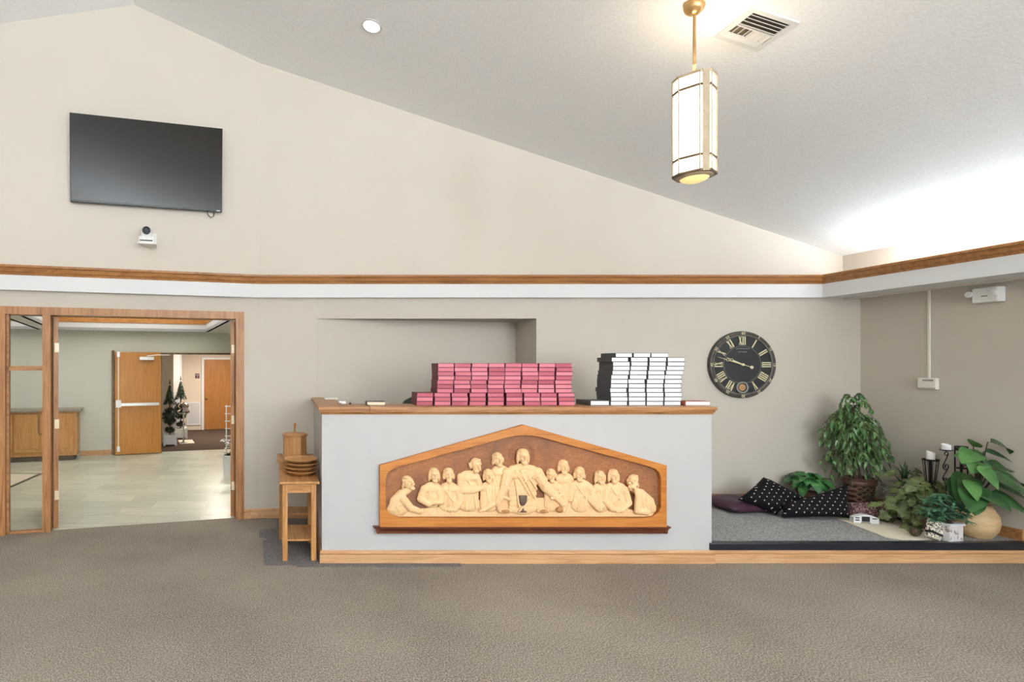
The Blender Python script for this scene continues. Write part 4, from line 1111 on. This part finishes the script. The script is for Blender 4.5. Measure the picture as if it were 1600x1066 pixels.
# stems carry leaves aimed at the spots where the photo shows them (pixel, depth, length, width, direction)
spots = [((1548, 691), 4.62, .20, .085, (.9, -.1, -.2), 0), ((1540, 706), 4.6, .17, .08, (.8, -.3, -.2), 0), ((1530, 716), 4.62, .14, .09, (.5, -.2, -.6), 0),
         ((1545, 730), 4.66, .25, .11, (.95, -.25, .15), 0), ((1548, 742), 4.6, .24, .10, (.9, -.35, -.05), 0), ((1552, 756), 4.58, .26, .10, (.85, -.45, -.35), 0), ((1548, 768), 4.55, .24, .09, (.75, -.5, -.45), 0),
         ((1556, 750), 4.5, .28, .10, (.7, -.5, -.4), 0), ((1550, 783), 4.55, .2, .08, (.8, -.5, -.1), 0), ((1540, 772), 4.5, .2, .09, (.5, -.8, -.3), 0),
         ((1526, 708), 4.58, .23, .16, (-.9, -.3, -.05), 1), ((1532, 722), 4.52, .21, .15, (-.85, -.4, -.1), 1), ((1520, 698), 4.64, .15, .10, (-.3, -.3, .35), 1), ((1528, 728), 4.45, .17, .13, (.1, -.6, -.65), 1),
         ((1540, 712), 4.7, .2, .13, (-.6, .3, .1), 1), ((1512, 750), 4.5, .15, .12, (-.2, -.5, -.6), 1),
         ((1516, 742), 4.6, .26, .13, (-.8, -.3, -.5), 0), ((1524, 756), 4.55, .24, .14, (-.8, -.4, -.3), 0), ((1520, 768), 4.5, .22, .13, (-.7, -.5, -.35), 0), ((1528, 772), 4.48, .2, .12, (.1, -.9, -.2), 0),
         ((1504, 748), 4.62, .2, .11, (-.6, -.2, -.6), 0), ((1534, 745), 4.72, .24, .14, (.2, .3, .6), 0), ((1518, 782), 4.48, .16, .1, (-.6, -.6, -.3), 0), ((1536, 738), 4.5, .2, .13, (.4, -.7, -.3), 0)]
o0 = Vector((5.80, 4.64, ZP + .001))
for (q, d_, L_, W_, dr_, kind) in spots:
    w = P(q[0], q[1], d_) - o0
    sm.tube([(rr.uniform(-.02, .02), rr.uniform(-.02, .02), .22), (w.x * .3, w.y * .3, .25 + (w.z - .25) * .55), (w.x * .8, w.y * .8, w.z * 1.0), w], [.006, .005, .004, .003], 6)
    (lt if kind else big).leaf(w, Vector(dr_), (0, -.6, 1), L_, W_ * (1 if kind else 1.35), .28, .22, 7, heart)
for mb_ in (sm, big, lt): mb_.clampx(XR - 5.80 - .012)
sm.build('stem', 'stem_green', bp, 60); big.build('foliage', 'leaf_big', bp, 60, fixn=False)
o = lt.build('heart_leaf', 'leaf_pothos', bp, 60, fixn=False); o['label'] = 'bright green heart-shaped leaves'
# candle stands
def circle(r, z, n=24): return [(r * math.cos(2 * PI * i / n), r * math.sin(2 * PI * i / n), z) for i in range(n)]
def candle(label, loc, r, h, seed):
    t = thing('candle', label, 'candle', loc, 0, 'white candles on iron stands')
    m = MB(); n = 24; rr_ = random.Random(seed); top = [h * (.86 + .14 * math.cos(2 * PI * i / n - 2.6 + seed)) for i in range(n)]
    a = [m.bm.verts.new((r * math.cos(2 * PI * i / n), r * math.sin(2 * PI * i / n), 0)) for i in range(n)]
    b_ = [m.bm.verts.new((r * math.cos(2 * PI * i / n), r * math.sin(2 * PI * i / n), top[i])) for i in range(n)]
    c_ = [m.bm.verts.new((r * .8 * math.cos(2 * PI * i / n), r * .8 * math.sin(2 * PI * i / n), top[i] - .006)) for i in range(n)]
    d_ = m.bm.verts.new((0, 0, h * .6)); m.bm.faces.new(a[::-1])
    for i in range(n):
        k_ = (i + 1) % n
        m.bm.faces.new((a[i], a[k_], b_[k_], b_[i])); m.bm.faces.new((b_[i], b_[k_], c_[k_], c_[i])); m.bm.faces.new((c_[i], c_[k_], d_))
    m.build('wax', 'wax', t, 50); MB().tube([(0, 0, h * .58), (.002, 0, h * .72)], .0015, 5).build('wick', 'black', t)
    return t
d1 = 4.98; c1 = P(1454, 718, d1)
cb = thing('candle_stand', 'black wire basket candle stand behind the ivy', 'candle stand', (c1.x, c1.y, ZP + .006))
hz = c1.z - ZP - .006
wi = MB(); wi.tube(circle(.052, hz), .0045, 6, True); wi.tube(circle(.030, hz - .22), .004, 6, True)
for i in range(12):
    a = 2 * PI * i / 12; wi.tube([(.052 * math.cos(a), .052 * math.sin(a), hz), (.030 * math.cos(a), .030 * math.sin(a), hz - .22)], .0021, 5)
wi.build('basket', 'iron', cb, 60)
MB().lathe([(0, hz - .012), (.048, hz - .012), (.048, hz - .006), (0, hz - .006)], 28).build('plate', 'iron', cb)
MB().tube([(0, 0, .01), (0, 0, hz - .008)], .008, 8).build('stem', 'iron', cb, 60)
MB().lathe([(0, 0), (.07, 0), (.07, .008), (.02, .016), (0, .016)], 24).build('foot', 'iron', cb, 40)
candle('white candle with a slumped rim on the black wire basket stand', (c1.x, c1.y, c1.z - .004), .028, .085, .3)
d2 = 4.86; c2 = P(1478.5, 703, d2)
cs = thing('candle_stand', 'black scrolled iron candle stand between the basket stand and broadleaf plant', 'candle stand', (c2.x, c2.y, ZP + .001))
hz = c2.z - ZP - .001; s_ = d2 / F
MB().lathe([(0, hz - .012), (.02, hz - .012), (.040, hz - .002), (.042, hz + .002), (.039, hz + .002), (.02, hz - .006), (0, hz - .006)], 30).build('plate', 'iron', cs, 40)
def sp(px, py): return ((px - 1478.5) * s_, 0, hz - (py - 703) * s_)
def spiral(cx_, cy_, r0, r1, a0, a1, n=16): return [(cx_ + (r0 + (r1 - r0) * i / n) * math.cos(R(a0 + (a1 - a0) * i / n)), cy_ + (r0 + (r1 - r0) * i / n) * math.sin(R(a0 + (a1 - a0) * i / n))) for i in range(n + 1)]
line = spiral(1478.8, 709, .8, 2.6, 180, -80, 12)[::1]
MB().tube([sp(*q) for q in spiral(1478.6, 709, 2.6, 2.6, 270, -90, 14)] , .0035, 6).build('top_scroll', 'iron', cs, 60)
MB().tube([sp(*q) for q in [(1480.8, 707), (1481.3, 710), (1479, 716), (1475.5, 723), (1473.6, 728), (1474, 732), (1476.5, 734.6), (1480, 733.6), (1482, 730), (1481, 726.3), (1478.3, 725.8), (1476.8, 728.5), (1477.8, 731)]], .004, 6).build('scroll', 'iron', cs, 60)
MB().tube([sp(*q) for q in [(1480.5, 733.5), (1477, 739), (1473.5, 745), (1473, 749), (1475.5, 752), (1479, 750.5), (1478.8, 747.3), (1476.6, 747.5)]], .004, 6).build('scroll', 'iron', cs, 60)
MB().tube([sp(1473.6, 747), sp(1478.5, 756), (0, 0, .3), (0, 0, .012)], .005, 8).build('stem', 'iron', cs, 60)
for q in range(3):
    a = 2 * PI * q / 3 + .5; MB().tube([(0, 0, .06), (.05 * math.cos(a), .05 * math.sin(a), .05), (.085 * math.cos(a), .085 * math.sin(a), .006)], .005, 6).build('foot', 'iron', cs, 60)
MB().tube([(0, 0, hz - .012), sp(1478.6, 706.4)], .004, 6).build('neck', 'iron', cs, 60)
candle('white candle on the dish of the scrolled iron stand', (c2.x, c2.y, c2.z - .005), .029, .058, 1.2)
d3 = 4.83; c3 = P(1502, 698, d3)
cl3 = thing('candle_stand', 'black lattice-topped iron stand mostly hidden behind the broadleaf plant', 'candle stand', (c3.x, c3.y, ZP + .001))
hz = c3.z - ZP - .001
wi = MB()
for z_ in (hz, hz - .032): wi.tube(circle(.036, z_), .0045, 6, True)
for i in range(16):
    a, b_ = 2 * PI * i / 16, 2 * PI * (i + 1) / 16
    z0_, z1_ = (hz, hz - .032) if i % 2 else (hz - .032, hz)
    wi.tube([(.036 * math.cos(a), .036 * math.sin(a), z0_), (.036 * math.cos(b_), .036 * math.sin(b_), z1_)], .003, 5)
wi.build('lattice_band', 'iron', cl3, 60)
for i in range(4):
    a = PI / 4 + PI / 2 * i; MB().tube([(.036 * math.cos(a), .036 * math.sin(a), hz), (.034 * math.cos(a), .034 * math.sin(a), .0)], .0055, 6).build('post', 'iron', cl3, 60)
wi = MB(); wi.tube(circle(.035, hz - .19), .0045, 6, True)
wi.tube([(-.026, -.026, hz - .19), (-.02, -.03, hz - .165), (0, -.034, hz - .155), (.02, -.03, hz - .165), (.026, -.026, hz - .19)], .0045, 6)
wi.build('tier_ring', 'iron', cl3, 60)

# ------------------------------------------------------------------ doorway to the lobby
def leftbox(mb, t0, t1, o0, o1, z0, z1): return wall_piece(mb, t0, t1, z0, z1, o0, o1)
cas = MB()
J1 = TLW(367)                                            # inner face of the right jamb
leftbox(cas, DJ0, DJ0 + .085, .018, -.145, 0, DH); leftbox(cas, DJ1 - .06, DJ1, .018, -.145, 0, DH); leftbox(cas, DJ0 + .085, DJ1 - .06, .018, -.145, DH - .075, DH)
leftbox(cas, DJ0 + .085, J1 - .02, -.02, -.13, 0, DH - .075)
d1o = struct('door_1', cas, 'oak_z', label='oak casing of the wide lobby doorway')
TS = TLW(79)                                           # stile between opening and sidelight
TS1 = TLW(66.5)
leftbox(MB_ := MB(), TS, TS1, .012, -.12, 0, DH - .075)
MB_.build('mullion', 'oak_z', d1o)
r_ = MB(); leftbox(r_, TS1, DJ1 - .06, -.02, -.075, 1.555, 1.60); leftbox(r_, TS1, DJ1 - .06, -.02, -.075, 0, .02); leftbox(r_, DJ1 - .085, DJ1 - .06, -.02, -.075, 0, DH - .075)
r_.build('sidelight_rail', 'oak_x', d1o)
for z0_, z1_ in ((.02, 1.555), (1.60, DH - .075)):
    g = MB(); leftbox(g, TS1, DJ1 - .085, -.045, -.051, z0_, z1_); g.build('sidelight_pane', 'glass', d1o)
def glazed_leaf(name, label, hx, hy, ang, W_, handle_side):
    o = bpy.data.objects.new(name, None); C.objects.link(o); o.location = (hx, hy, 0); o.rotation_euler = (0, 0, ang)
    o['kind'] = 'structure'; o['label'] = label
    hgt = DH - .085; f_ = MB()
    f_.bb(0, .09, -.022, .022, .008, hgt); f_.bb(W_ - .09, W_, -.022, .022, .008, hgt); f_.bb(.09, W_ - .09, -.022, .022, .008, .2); f_.bb(.09, W_ - .09, -.022, .022, hgt - .1, hgt); f_.bb(.09, W_ - .09, -.022, .022, 1.53, 1.60)
    f_.build('stiles_and_rails', 'oak_z', o)
    MB().bb(.09, W_ - .09, -.004, .004, .2, 1.53).build('pane', 'glass', o); MB().bb(.09, W_ - .09, -.004, .004, 1.60, hgt - .1).build('pane', 'glass', o)
    for z_ in (.33, 1.03, 1.78):
        MB().bb(-.004, -.0005, -.028, .012, z_ - .045, z_ + .045).build('hinge', 'hinge', o)
    s_ = handle_side
    MB().tube([(W_ - .05, s_ * .02, .84), (W_ - .05, s_ * .075, .85), (W_ - .05, s_ * .085, .88), (W_ - .05, s_ * .085, 1.07), (W_ - .05, s_ * .075, 1.10), (W_ - .05, s_ * .02, 1.11)], .010, 8).build('handle', 'brass', o, 60)
    return o
hp = WL(TS - .035, -.10); hx, hy = px_x(87.5, hp.y), hp.y
dirv = Vector(((71.5 - CX) / F * (hy + .80) - hx, .80)); 
glazed_leaf('door_2', 'left glazed oak door leaf swung open into the lobby', hx, hy, math.atan2(dirv.y, dirv.x), .85, 1)
hp = WL(J1 + .012, -.10); hx, hy = px_x(363.5, hp.y), hp.y
dirv = Vector((px_x(364.5, hy + .8) - hx, .8))
glazed_leaf('door_3', 'right glazed oak door leaf swung open into the lobby', hx, hy, math.atan2(dirv.y, dirv.x), .82, -1)

# ------------------------------------------------------------------ lobby beyond
TH2 = R(15); W0 = Vector((-3.124, 9.95)); c2_, s2_ = math.cos(TH2), math.sin(TH2)
def LB(x, y, z=0): return Vector((W0.x + c2_ * x - s2_ * y, W0.y + s2_ * x + c2_ * y, z))
ZL = 2.226
fl_ = MB().prism([(WL(-.2, -.06).x, WL(-.2, -.06).y, 0), (WL(TL, -.06).x, WL(TL, -.06).y, 0), (-8, 4.6, 0), LB(-5.5, .1), LB(3.6, .1), (0, 10.6, 0), (0, 5.95, 0)][::-1], (0, 0, -.12))
fo = struct('floor_lobby', fl_, 'tile')
lw = lambda mb, x0, x1, y0, y1, z0, z1: mb.prism([LB(x0, y0, z0), LB(x1, y0, z0), LB(x1, y1, z0), LB(x0, y1, z0)], (0, 0, z1 - z0))
m = MB(); HX0, HX1, HZ = .80, 2.65, 1.845
lw(m, -5.6, HX0, 0, .12, 0, 3.0); lw(m, HX1, 3.7, 0, .12, 0, 3.0); lw(m, HX0, HX1, 0, .12, HZ, 3.0)
struct('wall_lobby', m, 'lobby_wall')
struct('wall_lobby_left', lw(MB(), -5.7, -5.58, -4.6, .1, 0, 3.0), 'lobby_wall')
struct('wall_lobby_right', MB().bb(-.42, -.30, 6.3, 11.2, 0, 3.0), 'lobby_wall')
struct('baseboard_lobby', lw(MB(), -.6, -.03, -.016, 0, 0, .09), 'pale_oak_x')
# ceiling with two raised trays
cm_ = MB(); T0, T1, T2, T3, Y0, Y1 = -4.2, -1.26, -.97, 1.60, -2.9, -.2
YW = -4.60
for x0, x1, y0, y1 in ((-5.7, T0, YW, .1), (T0, T1, YW, Y0), (T0, T1, Y1, .1), (T1, T2, YW, .1), (T2, T3, YW, Y0), (T2, T3, Y1, .1), (T3, 3.0, YW, .1)):
    lw(cm_, x0, x1, y0, y1, ZL, ZL + .05)
for a, b_ in ((T0, T1), (T2, T3)): lw(cm_, a - .05, b_ + .05, Y0 - .05, Y1 + .05, 2.95, 3.0)
clob = struct('ceiling_lobby', cm_, 'white')
wt, ot = MB(), MB()
for a, b_ in ((T0, T1), (T2, T3)):
    for mb_, z0_, z1_, o_ in ((wt, ZL, ZL + .14, 0), (ot, ZL + .14, ZL + .265, .012), (wt, ZL + .265, 2.95, -.03)):
        lw(mb_, a, b_, Y1 - o_, Y1 + .05, z0_, z1_); lw(mb_, a, b_, Y0 - .05, Y0 + o_, z0_, z1_); lw(mb_, a - .05, a + o_, Y0, Y1, z0_, z1_); lw(mb_, b_ - o_, b_ + .05, Y0, Y1, z0_, z1_)
wt.build('tray_fascia', 'white', clob); ot.build('tray_moulding', 'honey_x', clob)
# far door leaf, swung flat against the wall
fd = bpy.data.objects.new('door_4', None); C.objects.link(fd); fd.location = LB(.80, -.03, 0); fd.rotation_euler = (0, 0, TH2 + R(180 + 4)); fd['kind'] = 'structure'; fd['label'] = 'yellow birch fire door with push bar swung open in the lobby'
MB().bb(.0, .80, .0, .045, .012, 1.85).build('leaf', 'veneer', fd)
MB().bb(.04, .76, .075, .115, .885, .935).build('push_bar', 'steel', fd)
MB().bb(.70, .79, .046, .12, .86, .99).build('latch_case', 'plastic_white', fd)
MB().bb(.735, .755, .046, .065, .10, 1.80).build('latch_rod', 'hinge', fd)
for z_ in (.07, 1.76): MB().bb(.72, .77, .046, .075, z_, z_ + .09).build('latch_guide', 'steel', fd)
MB().bb(.13, .38, .046, .10, 1.71, 1.765).build('closer', 'steel', fd)
MB().tube([(.25, .08, 1.78), (.06, .12, 1.80), (-.16, .02, 1.80)], .009, 6).build('closer_arm', 'plastic_white', fd, 60)
dk = MB(); lw(dk, -.06, -.01, -.02, 0, 0, 1.88); lw(dk, .79, .825, -.02, .14, 0, HZ); lw(dk, .825, HX1, -.015, .13, HZ - .03, HZ)  # dark strip left of the open leaf, then frame beside and above the opening
struct('trim_5', dk, 'bronze', label='dark metal frame of the hall doorway and dark strip beside its open leaf')
# low cabinets on the far wall
cbn = thing('lobby_cabinet', 'low oak cabinet with raised panel doors and grey worktop in the lobby', 'cabinet', LB(-2.55, -.50), TH2)
MB().bb(0, 1.95, .02, .495, .09, .83).build('body', 'cab_oak', cbn); MB().bb(0, 1.90, .07, .49, .0, .09).build('toe_kick', 'duct', cbn)
MB().bb(-.02, 2.02, -.03, .495, .832, .868, .004).build('worktop', 'laminate', cbn)
for i in range(4):
    x0 = .035 + i * .475
    dd = MB(); dd.bb(x0, x0 + .44, -.002, .019, .16, .80)
    dd.bb(x0 + .06, x0 + .38, -.010, -.002, .22, .74, .003)
    dd.build('door', 'cab_oak', cbn, bevel=.004)
fm_ = thing('floor_mat', 'beige mat with dark edging on the lobby tile, seen through the sidelight', 'mat', (-4.5, 7.3, .001))
MB().bb(-.82, .82, -.82, .82, 0, .008).build('pile', 'mat_beige', fm_)
ed = MB().ring([(-.86, -.86, 0), (.86, -.86, 0), (.86, .86, 0), (-.86, .86, 0)], [(-.82, -.82, 0), (.82, -.82, 0), (.82, .82, 0), (-.82, .82, 0)], (0, 0, .009)); ed.build('edging', 'mat_edge', fm_)
# hall behind
struct('floor_hall', MB().prism([LB(-.2, .1, 0), LB(4.2, .1, 0), LB(4.2, 3.7, 0), LB(-.2, 3.7, 0)], (0, 0, -.12)), 'carpet_hall')
hm = MB(); lw(hm, -.2, 4.2, 3.5, 3.62, 0, 2.4); lw(hm, .2, 1.10, 1.32, 3.5, 0, 2.4); lw(hm, .1, .2, .12, 3.5, 0, 2.4); lw(hm, 4.1, 4.2, .1, 3.6, 0, 2.4)
struct('wall_hall', hm, 'hall_wall')
struct('ceiling_hall', lw(MB(), -.2, 4.2, .1, 3.6, 2.15, 2.25), 'white')
hc = MB(); lw(hc, 1.16, 1.30, 2.2, 2.34, 0, 2.15); lw(hc, 1.34, 1.40, 3.0, 3.06, 0, 2.15)
struct('trim_6', hc, 'white', label='white posts in the hall')
def hall(px, py): # local x, z of a pixel on the hall's far wall (y = 3.5)
    kx = (px - CX) / F; lx = (kx * (W0.y + c2_ * 3.5) - (W0.x - s2_ * 3.5)) / (c2_ - kx * s2_)
    d_ = LB(lx, 3.5).y; return lx, H + (CY - py) * d_ / F
hx0, hz1 = hall(318.5, 562); hx1 = hx0 + .86
hd_ = bpy.data.objects.new('door_5', None); C.objects.link(hd_); hd_.location = LB(hx0, 3.5); hd_.rotation_euler = (0, 0, TH2); hd_['kind'] = 'structure'; hd_['label'] = 'brown veneer door at the end of the hall'
MB().bb(0, .86, -.03, -.001, .005, hz1).build('leaf', 'veneer_dark', hd_)
c_ = MB(); c_.bb(-.06, 0, -.04, -.001, 0, hz1 + .05); c_.bb(.86, .92, -.04, -.001, 0, hz1 + .05); c_.bb(0, .86, -.04, -.001, hz1, hz1 + .05); c_.build('casing', 'white', hd_)
MB().ell((.06, -.06, .80), (.028, .03, .028)).build('knob', 'brass', hd_, 60)
g0, gz1 = hall(291.5, 629); g1, gz0 = hall(313, 664)
gr = thing('louvre_grille', 'white louvred return air grille low on the hall wall', 'grille', LB(g0, 3.5, gz0), TH2)
gw, gh = g1 - g0, gz1 - gz0
MB().ring([(0, -.001, 0), (gw, -.001, 0), (gw, -.001, gh), (0, -.001, gh)], [(.025, -.001, .025), (gw - .025, -.001, .025), (gw - .025, -.001, gh - .025), (.025, -.001, gh - .025)], (0, -.02, 0)).build('frame', 'white', gr)
sl = MB(); nn_ = 14
for i in range(nn_):
    x_ = .03 + (gw - .06) * i / (nn_ - 1); sl.bb(x_ - .008, x_ + .008, -.016, -.004, .025, gh - .025)
sl.build('louvre_slats', 'white', gr)
s0, sz1 = hall(305, 584); s1, sz0 = hall(311.5, 591)
sg = thing('wall_sign', 'small maroon plaque on the hall wall left of the brown door', 'sign', LB(s0, 3.5, sz0), TH2)
MB().bb(0, s1 - s0, -.012, -.001, 0, sz1 - sz0).build('plate', 'sign_red', sg)
mkk = MB(); mkk.bb(.012, s1 - s0 - .012, -.014, -.011, (sz1 - sz0) * .62, (sz1 - sz0) * .72); mkk.bb((s1 - s0) * .42, (s1 - s0) * .58, -.014, -.011, (sz1 - sz0) * .2, (sz1 - sz0) * .42); mkk.build('print', 'white', sg)
# topiaries
def topiary(loc, k_, label, seed):
    t = thing('topiary', label, 'potted plant', loc, TH2, 'potted topiaries in the hall')
    MB().box((0, 0, .12 * k_), (.26 * k_, .26 * k_, .20 * k_), None, .006).build('planter', 'white', t)
    for x in (-1, 1):
        for y in (-1, 1): MB().bb(x * .115 * k_ - .02, x * .115 * k_ + .02, y * .115 * k_ - .02, y * .115 * k_ + .02, 0, .24 * k_).build('planter_post', 'white', t)
    MB().tube([(0, 0, .2 * k_), (0, 0, 1.2 * k_)], .016, 8).build('trunk', 'bark', t, 60)
    fo_ = MB(); rr_ = random.Random(seed)
    def needles(c, n_, fn):
        for i in range(n_):
            a = rr_.uniform(0, 2 * PI); el = math.asin(rr_.uniform(-1, 1)); d = leaf_dir(a, el); p_ = Vector(c) + fn(d)
            fo_.leaf(p_ - d * .03, d + Vector((rr_.uniform(-.6, .6), rr_.uniform(-.6, .6), rr_.uniform(-.3, .6))), (0, 0, 1), .07, .03, .1, .2, 2)
    fo_.ell((0, 0, .60 * k_), (.11 * k_, .11 * k_, .13 * k_)); fo_.lathe([(0, .88 * k_), (.085 * k_, .91 * k_), (.065 * k_, 1.06 * k_), (.03 * k_, 1.18 * k_), (0, 1.25 * k_)], 14)
    fo_.ell((0, 0, .30 * k_), (.1 * k_, .1 * k_, .05 * k_))
    needles((0, 0, .60 * k_), 420, lambda d: Vector((d.x * .15 * k_, d.y * .15 * k_, d.z * .16 * k_)))
    needles((0, 0, 1.03 * k_), 360, lambda d: Vector((d.x, d.y, 0)).normalized() * .12 * k_ * (1 - (d.z * .5 + .5)) + Vector((0, 0, d.z * .18 * k_)))
    needles((0, 0, .30 * k_), 60, lambda d: Vector((d.x * .11, d.y * .11, abs(d.z) * .06)) * k_)
    fo_.build('foliage', 'needle', t, 60, fixn=False)
    MB().lathe([(0, 1.25 * k_), (.016, 1.27 * k_), (.008, 1.33 * k_), (0, 1.38 * k_)], 10).build('finial', 'bark', t, 60)
p_ = FL(264.5, 696); topiary((p_.x, p_.y + .05, 0), .98, 'two-tiered topiary in white planter box nearest the birch door', 1)
p_ = FL(281, 686); topiary((p_.x, p_.y + .1, 0), 1.02, 'two-tiered topiary in white planter standing farther back in the hall', 2)
p_ = P(283, 640, 11.4)
ur = thing('silver_ornament', 'shiny rounded silver ornament on a stand among the hall topiaries', 'ornament', (p_.x + .05, p_.y, 0))
MB().lathe([(0, 0), (.09, 0), (.09, .015), (.02, .03), (.014, .4), (.02, .60), (0, .60)], 20).build('stand', 'chrome', ur, 50)
MB().lathe([(0, .60), (.08, .61), (.125, .64), (.13, .67), (.07, .70), (.06, .71), (.1, .74), (.115, .77), (.09, .82), (.03, .85), (0, .855)], 28).build('bowl', 'chrome', ur, 50)
p_ = FL(291, 691); hm_ = MB().box((p_.x, p_.y, .006), (.30, .55, .010), Matrix.Rotation(TH2, 3, 'Z')); tag(hm_.build('door_mat', 'mat_beige'), 'pale mat on the dark hall carpet beside the topiaries', 'mat')
# white trellis planter just inside the lobby
pp = FL(356.5, 742); tp = thing('trellis_planter', 'white pot with ladder trellis and white flowers just past the right door leaf', 'potted plant', (pp.x, pp.y + .08, 0))
MB().lathe([(0, 0), (.075, 0), (.092, .25), (.10, .26), (.10, .28), (.088, .28), (.085, .25), (0, .25)], 24).build('pot', 'white', tp, 40)
for x in (-.035, .045): MB().tube([(x, 0, .24), (x, 0, 1.02)], .009, 6).build('upright', 'white', tp, 60)
for z_ in (.45, .56, .67, .78, .89, 1.0): MB().tube([(-.06, 0, z_), (.07, 0, z_)], .006, 6).build('rung', 'white', tp, 60)
tf, tw_ = MB(), MB(); rr = random.Random(8)
for i in range(50):
    a = rr.uniform(0, 2 * PI); tf.leaf((0, 0, .26), leaf_dir(a, rr.uniform(.2, 1.3)), (0, 0, 1), rr.uniform(.08, .17), .035, .5, .2, 4)
for i in range(7):
    c_ = Vector((rr.uniform(-.11, -.0), rr.uniform(-.08, .05), rr.uniform(.38, .52)))
    for q in range(5): tw_.leaf(c_, leaf_dir(2 * PI * q / 5, rr.uniform(-.2, .5)), (0, 0, 1), .055, .035, .2, .2, 3)
tf.build('foliage', 'leaf_dark', tp, 60, fixn=False); tw_.build('flowers', 'petal', tp, 60, fixn=False)

# ------------------------------------------------------------------ light
def area(name, loc, rot, sx, sy, power, color=(1, 1, 1), spread=180):
    l = bpy.data.lights.new(name, 'AREA'); l.shape = 'RECTANGLE'; l.size = sx; l.size_y = sy; l.energy = power; l.color = color; l.spread = R(spread)
    o = bpy.data.objects.new(name, l); C.objects.link(o); o.location = loc; o.rotation_euler = rot
    return o
def point(name, loc, power, color, r=.06):
    l = bpy.data.lights.new(name, 'POINT'); l.energy = power; l.color = color; l.shadow_soft_size = r
    o = bpy.data.objects.new(name, l); C.objects.link(o); o.location = loc
    return o
for i, (a, b_) in enumerate(wins):                  # daylight in the rear windows
    area('window_daylight', ((a + b_) / 2, YR - .2, 1.65), (R(90), 0, 0), b_ - a, 1.9, (8, 16, 64, 124)[i], (.86, .93, 1) if i < 2 else (.78, .9, 1))
area('cove_and_fill_strip', (5.735, .5, 2.50), (0, R(138), 0), .12, 9.4, 84, (.78, .90, 1))
area('cove_and_fill_strip', (WL(TL).x + .35, -.4, 2.62), (R(180), 0, 0), .12, 8, 14, (1, .95, .86))   # added unseen uplight for the ceiling, no ledge is built here
area('cove_and_fill_strip', (1.9, YR + .35, 2.75), (R(180), 0, 0), 7.4, .12, 640, (.76, .88, 1))  # unseen strip added behind the camera to lift the ceiling
point('pendant_uplight', (pc.x, pc.y, pc.z + zt + .09), 4, (1, .84, .62), .05)
sd = bpy.data.lights.new('pendant_and_fill_light', 'SPOT'); sd.energy = 16; sd.spot_size = R(150); sd.spot_blend = .6; sd.color = (1, .92, .8); sd.shadow_soft_size = .05
o = bpy.data.objects.new('pendant_and_fill_light', sd); C.objects.link(o); o.location = (pc.x, pc.y, pc.z + zb - .05)
for x, y in ((-3.3, -.6), (2.54, -1.6), (-3.3, -3.2), (2.54, -3.6)):   # unseen fill lights added behind the camera to brighten the walls
    point('pendant_and_fill_light', (x, y, zc(x) - 1.1), 12 if x < 0 else 10, (1, .96, .92), .25)
sp_ = bpy.data.lights.new('downlight', 'SPOT'); sp_.energy = 14; sp_.spot_size = R(48); sp_.spot_blend = .8; sp_.color = (1, .94, .85); sp_.shadow_soft_size = .06
o = bpy.data.objects.new('downlight', sp_); C.objects.link(o); o.location = rq + Vector((-.006, 0, -.03))
for a, b_ in ((T0, T1), (T2, T3)):
    q = LB((a + b_) / 2, (Y0 + Y1) / 2, 2.93); area('tray_light', q, (0, 0, TH2), b_ - a - .3, Y1 - Y0 - .3, 21, (1, .97, .92))
q = LB(1.2, -3.6, ZL - .02); area('lobby_light', q, (0, 0, TH2), .8, .8, 11, (1, .97, .9))
q = LB(2.2, 1.8, 2.13); area('hall_light', q, (0, 0, TH2), .6, .6, 45, (1, .92, .82))

w = bpy.data.worlds.new('World'); bpy.context.scene.world = w; w.use_nodes = True
bg = w.node_tree.nodes['Background']; bg.inputs['Color'].default_value = (.85, .92, 1, 1); bg.inputs['Strength'].default_value = .8

# ------------------------------------------------------------------ camera
cam = bpy.data.cameras.new('Camera'); cam.sensor_fit = 'HORIZONTAL'; cam.sensor_width = 36
cam.lens = 36 * F / 1600
cam.shift_x = (800 - CX) / 1600; cam.shift_y = (CY - 533) / 1600
cam.clip_start = .05; cam.clip_end = 100
co = bpy.data.objects.new('Camera', cam); C.objects.link(co); co.location = (0, 0, H); co.rotation_euler = (R(90), 0, 0)
sc = bpy.context.scene; sc.camera = co
sc.view_settings.view_transform = 'Standard'; sc.view_settings.look = 'None'; sc.view_settings.exposure = 0.90; sc.view_settings.gamma = 1
sc.view_settings.use_curve_mapping = False
sc.cycles.max_bounces = 10; sc.cycles.diffuse_bounces = 6; sc.cycles.use_denoising = True
sc.cycles.sample_clamp_indirect = 6
